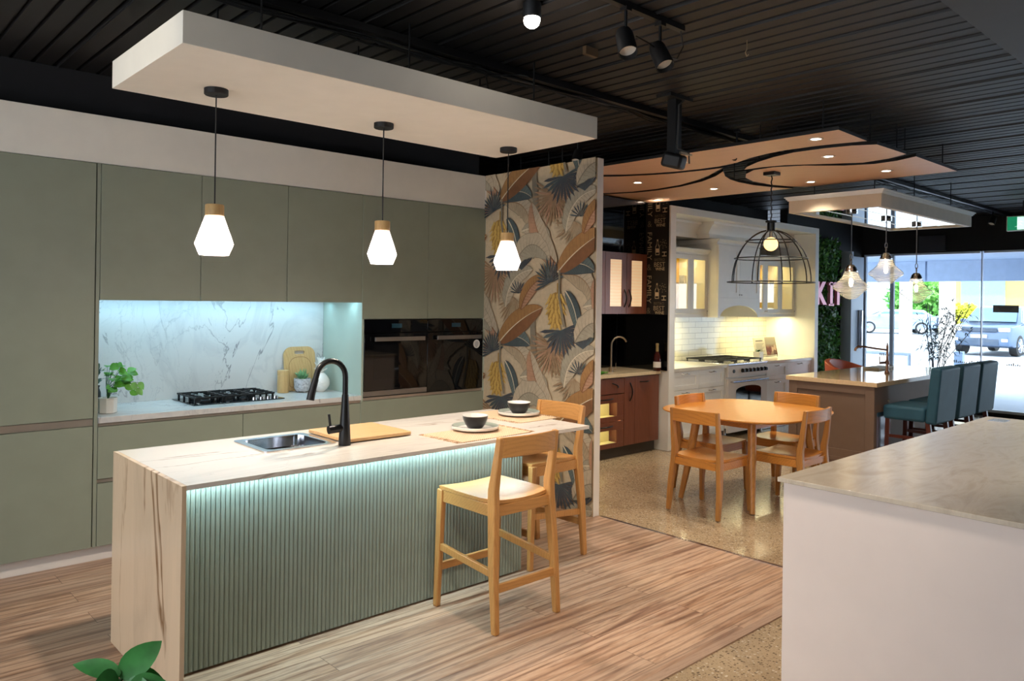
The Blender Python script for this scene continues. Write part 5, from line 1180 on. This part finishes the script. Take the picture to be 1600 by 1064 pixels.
MB_ = MB().tube([(3.30, 2.33, 3.08), (3.34, 2.34, 3.0), (3.30, 2.35, 2.93), (3.2, 2.34, 2.92), (3.05, 2.34, 2.95), (2.95, 2.34, 2.96)], .004, 6); tag(MB_.build('loose_cable', M['matblack']), 'loose black cable curling from the end of the lighting track', 'cable')
t = thing('ceiling_lamp', 'bright bare spotlight bulb at the top centre of the ceiling', 'spotlight', (2.56, 2.66, 3.1))
MB().lathe([(.001, CZ), (.045, CZ), (.045, 3.04), (.04, 3.03), (.001, 3.03)], (2.56, 2.66, 0), 20).build('holder', M['matblack'], t); MB().sphere((2.56, 2.66, 3.02), .04, 14).build('bulb', M['bulb'], t)
light('SPOT', 'bare_lamp', (2.56, 2.66, 2.96), 60, (1, .84, .7), (3.3, 2.0, 0), angle=85, blend=.8, radius=.04)
# projector on a pole
t = thing('projector_mount', 'black ceiling pole with a small projector head, cable looped round it', 'projector', (4.40, 3.18, CZ)); px_, py_ = 4.42, 3.16
MB().box(px_-.13, px_+.13, py_-.06, py_+.06, 3.075, 3.099).build('ceiling_plate', M['matblack'], t); MB().box(px_-.035, px_+.035, py_-.035, py_+.035, 2.70, 3.074).build('pole', M['matblack'], t)
b = MB(); b.box(-.085, .085, -.07, .07, -.05, .05); b.xf(Matrix.Translation((px_, py_, 2.655)) @ Matrix.Rotation(.3, 4, 'X') @ Matrix.Rotation(.4, 4, 'Z')); h = b.build('head', M['matblack'], t, bevel=.02)
MB().tube([(px_+.04, py_-.05, 3.07), (px_-.02, py_-.05, 3.03), (px_-.02, py_-.045, 2.85), (px_-.05, py_-.06, 2.76), (px_-.07, py_-.08, 2.72), (px_+.03, py_-.1, 2.70), (px_+.08, py_-.07, 2.64)], .006, 8).build('cable', mat('grey_cable', (70, 68, 66), .5), t)
MB().box(px_-.06, px_+.07, py_-.1, py_-.085, 2.685, 2.70).build('bracket', M['nickel'], t)
b = MB().tube([(3.74, 2.21, 3.1), (3.74, 2.21, 3.05), (3.725, 2.21, 3.03), (3.74, 2.21, 3.012), (3.757, 2.21, 3.025)], .003, 6); tag(b.build('ceiling_hook', M['nickel']), 'small metal hook screwed into the black ceiling', 'hook')
b = MB().box(3.17, 3.27, 2.86, 2.885, 3.045, 3.09); tag(b.build('ceiling_tag', mat('brown_tag', (92, 70, 44), .6)), 'small brown tag clipped to a ceiling rib', 'tag')
MBx = MB(); MBx.tube([(3.28, 3.44, 3.06), (3.2, 3.42, 3.05), (2.95, 3.45, 3.0), (2.93, 3.4, 2.9), (2.93, 3.38, 2.792)], .005, 6); tag(MBx.build('drop_cable', M['matblack']), 'black cable dropping from the rail to the white canopy', 'cable')
spot(5.62, 3.40, 2.94, 1.0, 'black track spotlight above the timber ceiling boards'); spot(12.6, 3.47, 2.93, 1.4, 'black track spotlight near the exit sign')
spot(4.9, 4.5, 2.93, 2.0, 'black track spotlight behind the partition top')
# track added behind the camera, out of view, for the fill spotlights
b = MB(); b.box(-2.5, 3.6, -.42, -.38, 3.07, 3.098); tag(b.build('track_bar', M['black']), 'black lighting track over the camera side of the room', 'track')

# ------------------------------------------------------------------ foreground plant
t = thing('rubber_plant', 'blurred green broad leaves of a plant at the bottom left corner', 'plant', (.60, 1.98, 0))
MB().lathe([(.001, 0), (.11, 0), (.13, .02), (.15, .40), (.14, .41), (.13, .38), (.001, .37)], (.60, 1.98, 0), 28).build('pot', M['ceramic'], t)
MB().tube([(.60, 1.98, .37), (.595, 2.02, .6), (.585, 2.03, .735)], .006, 6).build('stem', M['leafdark'], t)
b = MB()
for p_, d_, L_, W_ in (((.588, 2.03, .735), (.75, -.15, .85), .135, .028), ((.60, 2.03, .745), (.85, -.3, -.4), .11, .022), ((.585, 2.03, .745), (-.85, .75, .50), .125, .018), ((.58, 2.02, .735), (-.6, -.1, .1), .07, .028), ((.59, 2.02, .715), (.5, -.7, .1), .09, .024), ((.585, 2.02, .71), (-.8, -.5, .1), .09, .02), ((.60, 2.0, .73), (.75, -.4, .05), .09, .018)):
    leafblade(b, p_, d_, L_, W_*1.25, .2, 8, face=(-.3, -.9, .6))
b.build('foliage', M['leafdark'] if False else mat('plant_leaf_fg', (70, 146, 70), .4, var=.25, vs=20), t)

# ------------------------------------------------------------------ outside
k = N('street_paving'); v = k.coord(); k.l(k.ramp(k.noise(v, .6, 4), [(.3, lin((160, 168, 178))), (.7, lin((184, 190, 200)))]), k.b.inputs['Base Color']); k.b.inputs['Roughness'].default_value = .8
b = MB(); b.box(13.61, 90, -50, 70, -.12, -.02); struct(b.build('ground', k.m), 'pale paved street outside the window', 'ground')
b = MB(); b.box(13.62, 17.5, -6, 12, 2.62, 2.7); 
for yy in range(-6, 12, 2): b.box(17.3, 17.5, yy, yy+1.96, 2.2, 2.62)
struct(b.build('awning', mat('awning_grey', (172, 188, 214), .7), None), 'grey blue awning beam outside the shop window', 'awning')
def car(x, y, rz, color, label, suv=True):
    t = thing('car', label, 'car', (0, 0, 0))
    L_, W_ = 4.6, 1.95; paint = mat('car_paint_%s' % color[0], color[1], .25, .3, coat=.5)
    low = [(-2.3, .35), (-2.32, .75), (-2.2, 1.0), (-1.25, 1.12), (1.9, 1.12), (2.25, 1.0), (2.3, .4), (1.8, .28), (-1.9, .28)]
    b = MB(); rs = []
    for yy, s_ in ((-W_/2, .94), (-W_/2+.08, 1.0), (W_/2-.08, 1.0), (W_/2, .94)): rs.append([(p[0]*s_, yy, .68+(p[1]-.68)*s_) for p in low])
    b.rings(rs); b.build('body', paint, t, bevel=.03)
    tp = 1.72 if suv else 1.48
    cab = [(-1.25, 1.1), (-.65, tp-.06), (-.3, tp), (1.6, tp-.02), (2.1, 1.1)]
    b = MB(); rs = []
    for yy, s_ in ((-W_/2+.20, .93), (-W_/2+.08, .0), (W_/2-.08, .0), (W_/2-.20, .93)):
        pass
    for k_, (yy0, z_) in enumerate(((W_/2-.06, 0), (W_/2-.24, 1))): pass
    v_ = []
    for sgn in (-1, 1):
        for p in cab:
            inset_ = .05+.22*((p[1]-1.1)/(tp-1.1)); v_.append((p[0], sgn*(W_/2-inset_), p[1]))
    n_ = len(cab); b.add(v_, [list(range(n_)), list(range(n_, 2*n_))[::-1]]+[(i, (i+1) % n_, n_+(i+1) % n_, n_+i) for i in range(n_)]); b.build('cabin', paint, t, bevel=.03)
    cg = mat('car_glass', (90, 120, 140), .08)
    b = MB(); b.add([(-1.23, -.78, 1.17), (-1.23, .78, 1.17), (-.70, .66, tp-.1), (-.70, -.66, tp-.1)], [(0, 1, 2, 3)]); b.xf(Matrix.Translation((-.012, 0, .01)))
    b.build('windscreen', cg, t, fixn=False)
    b = MB()
    for sgn in (-1, 1):
        for q in ([(-1.0, 1.18), (-.6, tp-.13), (.3, tp-.11), (.3, 1.18)], [(.38, 1.18), (.38, tp-.11), (1.5, tp-.13), (1.75, 1.18)]):
            b.add([(p[0], sgn*(W_/2-.045-.22*((p[1]-1.1)/(tp-1.1))), p[1]) for p in q], [(0, 1, 2, 3)])
    b.build('side_window', cg, t, fixn=False)
    for wx_ in (-1.45, 1.45):
        for sgn in (-1, 1):
            w_ = MB().lathe([(.001, sgn*(W_/2-.24)), (.36, sgn*(W_/2-.24)), (.37, sgn*(W_/2-.1)), (.36, sgn*(W_/2-.0)), (.26, sgn*(W_/2+.01))], (wx_, 0, .36), 26, axis='y').build('wheel', M['matblack'], t)
            q_ = MB(); q_.lathe([(.25, sgn*(W_/2+.012)), (.20, sgn*(W_/2-.01)), (.05, sgn*(W_/2+.0)), (.001, sgn*(W_/2+.01))], (wx_, 0, .36), 20, axis='y')
            for r_ in range(5):
                a = 2*PI*r_/5; q_.tube([(wx_, sgn*(W_/2+.012), .36), (wx_+.24*math.cos(a), sgn*(W_/2+.012), .36+.24*math.sin(a))], .025, 5)
            q_.build('hubcap', M['steel'], w_)
    gm = mat('car_grille', (70, 84, 104), .4, .3)
    b = MB(); b.box(-2.345, -2.30, -.55, .55, .84, .97)
    for q in range(3): b.box(-2.36, -2.345, -.55, .55, .85+q*.045, .865+q*.045)
    b.build('grille', gm, t); b = MB(); b.box(-2.33, -2.28, -.6, .6, .38, .58); b.build('bumper_intake', gm, t)
    for sgn in (-1, 1):
        MB().box(-2.31, -2.12, sgn*.75-.17, sgn*.75+.17, .84, .98).build('headlight', M['ceramic'], t, bevel=.03)
        MB().box(-2.33, -2.26, sgn*.78-.1, sgn*.78+.1, .5, .6).build('fog_light', M['ceramic'], t, bevel=.02)
        MB().box(-.95, -.8, sgn*(W_/2+.08)-.09, sgn*(W_/2+.08)+.09, 1.12, 1.25).build('mirror', paint, t, bevel=.03)
    MB().box(-2.365, -2.345, -.26, .26, .62, .73).build('number_plate', M['ceramic'], t)
    place(t, (x, y, 0), rz); return t
car(32.4, 8.5, math.radians(-4), ('silver', (80, 100, 130)), 'silver blue four wheel drive parked facing the window')
car(50, 19.2, math.radians(-60), ('white', (150, 172, 205)), 'white car parked on the left beyond the glass door', False)
car(55.0, 16.6, math.radians(-60), ('grey', (120, 136, 165)), 'pale car parked behind the white post', False)
b = MB(); b.box(58, 60, 9.5, 18.3, 0, 7.5); t = b.build('yellow_building', mat('yellow_render', (232, 200, 120), .8)); tag(t, 'pale yellow building across the street', 'building')
for yy in (15.2, 11.2): MB().box(57.9, 58, yy, yy+2.6, .6, 3.6).build('window', mat('bluish_shop_glass', (150, 190, 205), .3), t)
MB().box(56.5, 58, 9.5, 18.3, 4.9, 5.1).build('awning', mat('brown_awning', (150, 120, 90), .8), t)
b = MB(); b.box(68, 70, 20, 60, 0, 4.6); t = b.build('white_building', mat('white_render', (230, 234, 238), .8)); tag(t, 'long white building across the street on the left', 'building')
for yy in range(24, 58, 5): MB().box(67.9, 68, yy, yy+2.5, .8, 2.6).build('window', mat('bluish_shop_glass', (150, 190, 205), .3), t)
def bush(cx, cy, rx, ry, h, c, label, n=1600):
    r2 = random.Random(int(cx*7+cy)); b = MB()
    for i in range(n):
        a = r2.uniform(0, 2*PI); rr = math.sqrt(r2.random()); z = r2.uniform(.05, 1)
        s_ = math.sqrt(max(0, 1-(z-.35)**2/.5)); p = Vector((cx+rx*rr*s_*math.cos(a), cy+ry*rr*s_*math.sin(a), z*h)); L_ = r2.uniform(.15, .35)*h/2.0
        d1 = Vector((r2.uniform(-1, 1), r2.uniform(-1, 1), r2.uniform(-.5, 1))).normalized(); s2_ = d1.cross(Vector((r2.uniform(-1, 1), r2.uniform(-1, 1), 1))).normalized()*L_*.4
        b.add([tuple(p), tuple(p+d1*L_*.5+s2_), tuple(p+d1*L_), tuple(p+d1*L_*.5-s2_)], [(0, 1, 2, 3)])
    b.tube([(cx, cy, 0), (cx, cy, h*.6)], .05, 6)
    return tag(b.build('shrub', mat('shrub_%d_%d' % (c[0], c[1]), c, .6, var=.3), smooth=False, fixn=False), label, 'shrub')
bush(39.9, 12.1, .8, 1.0, 1.7, (226, 226, 90), 'yellow flowering bush behind the silver blue car')
bush(63, 29.5, 2, 2.2, 4.2, (120, 190, 90), 'bright green tree far outside the glass door', 2200)
bush(64, 22.8, 2, 2.2, 4.0, (130, 196, 100), 'bright green tree beyond the street, nearer the yellow building', 2200)
for (x, y, w_, h_, lb) in ((21.1, 7.7, .24, 3.2, 'wide white post outside between the parked cars'), (21.9, 6.95, .3, 3.2, 'white post outside, left of the silver blue car')):
    tag(MB().box(x, x+w_, y, y+w_, -.02, h_).build('post', M['white']), lb, 'post')
tag(MB().box(18.2, 18.35, 5.55, 5.72, -.02, .72).build('bollard', mat('bollard_blue', (150, 170, 196), .6), bevel=.01), 'grey blue bollard outside the window behind the stools', 'bollard')
b = MB()
for yy in (6.14, 5.75): b.tube([(15.8, yy, -.02), (15.8, yy, .74)], .035, 8)
b.tube([(15.8, 7.0, .74), (15.8, 5.72, .74)], .03, 8); tag(b.build('bike_rail', mat('pale_rail', (190, 204, 222), .4)), 'pale metal rail outside the window behind the bronze tap', 'rail')
# slender bamboo outside
t = thing('bamboo_plant', 'slender bamboo plant outside the window above the blue stools', 'plant', (14.2, 4.75, 0)); b = MB(); st_ = MB(); r2 = random.Random(12)
MB().lathe([(.001, -.02), (.17, -.02), (.2, .35), (.001, .35)], (14.2, 4.75, 0), 18).build('pot', M['palewhite'], t)
for i in range(11):
    a = r2.uniform(0, 2*PI); x, y = 14.2+.06*math.cos(a), 4.75+.06*math.sin(a); H_ = r2.uniform(1.3, 1.75); lx, ly = r2.uniform(-.15, .15), r2.uniform(-.55, .30)
    st_.tube([(x, y, .34), (x+lx*.3, y+ly*.3, H_*.6), (x+lx, y+ly, H_)], .006, 5)
    for q in range(30):
        s_ = r2.uniform(.35, 1.0); p = (x+lx*s_*s_, y+ly*s_*s_, .34+(H_-.34)*s_); a2 = r2.uniform(0, 2*PI); e = r2.uniform(-.3, .9)
        d_ = Vector((math.cos(a2)*math.cos(e), math.sin(a2)*math.cos(e), math.sin(e))); p2 = Vector(p)+d_*r2.uniform(.02, .26); st_.tube([p, tuple(p2)], .0018, 3)
        for w_ in range(2): leafblade(b, tuple(p2), (d_+Vector((r2.uniform(-.5, .5), r2.uniform(-.5, .5), r2.uniform(-.5, .3)))), r2.uniform(.08, .14), .010, .3, 3)
b.build('foliage', mat('bamboo_leaf', (54, 74, 78), .8, spec=.1, var=.3), t, fixn=False); st_.build('stem', mat('bamboo_stem', (60, 52, 56), .8), t)

# ------------------------------------------------------------------ spotlights added out of view as fill light
W = (1, .89, .73)
for i, (p, tg, e_, an) in enumerate((((-1.2, -.4, 3.0), (.6, 5.3, 1.1), 40, 60), ((0.6, -.4, 3.0), (2.6, 3.4, .5), 75, 45), ((2.4, -.4, 3.0), (3.6, 3.2, .0), 80, 50), ((3.5, -.4, 3.0), (5.8, 2.4, .2), 90, 80), ((-2.4, 3.6, 3.0), (1.1, 3.5, .5), 60, 50), ((-2.4, 2.6, 3.0), (1.05, 3.55, 2.73), 120, 20), ((-2.4, 1.2, 3.0), (3.17, 1.1, .4), 70, 45))):
    dd = Vector(tg)-Vector(p); ds = dd.normalized()
    yaw_ = math.atan2(ds.x, -ds.y) ; tl_ = math.degrees(math.acos(-ds.z))
    spot(p[0], p[1], p[2]-.06, yaw_, ['showroom spotlight aimed at the tall sage pantry', 'showroom spotlight aimed at the tap on the marble island', 'showroom spotlight aimed at the oak stools', 'showroom spotlight aimed past the white bench', 'showroom spotlight aimed at the marble island end', 'showroom spotlight aimed at the white canopy end', 'showroom spotlight aimed at the side of the white bench'][i], True, tl_)
    light('SPOT', 'track_beam', tuple(Vector((p[0], p[1], p[2]-.06))+ds*.13), e_, W, tg, angle=an, blend=.9, radius=.05)
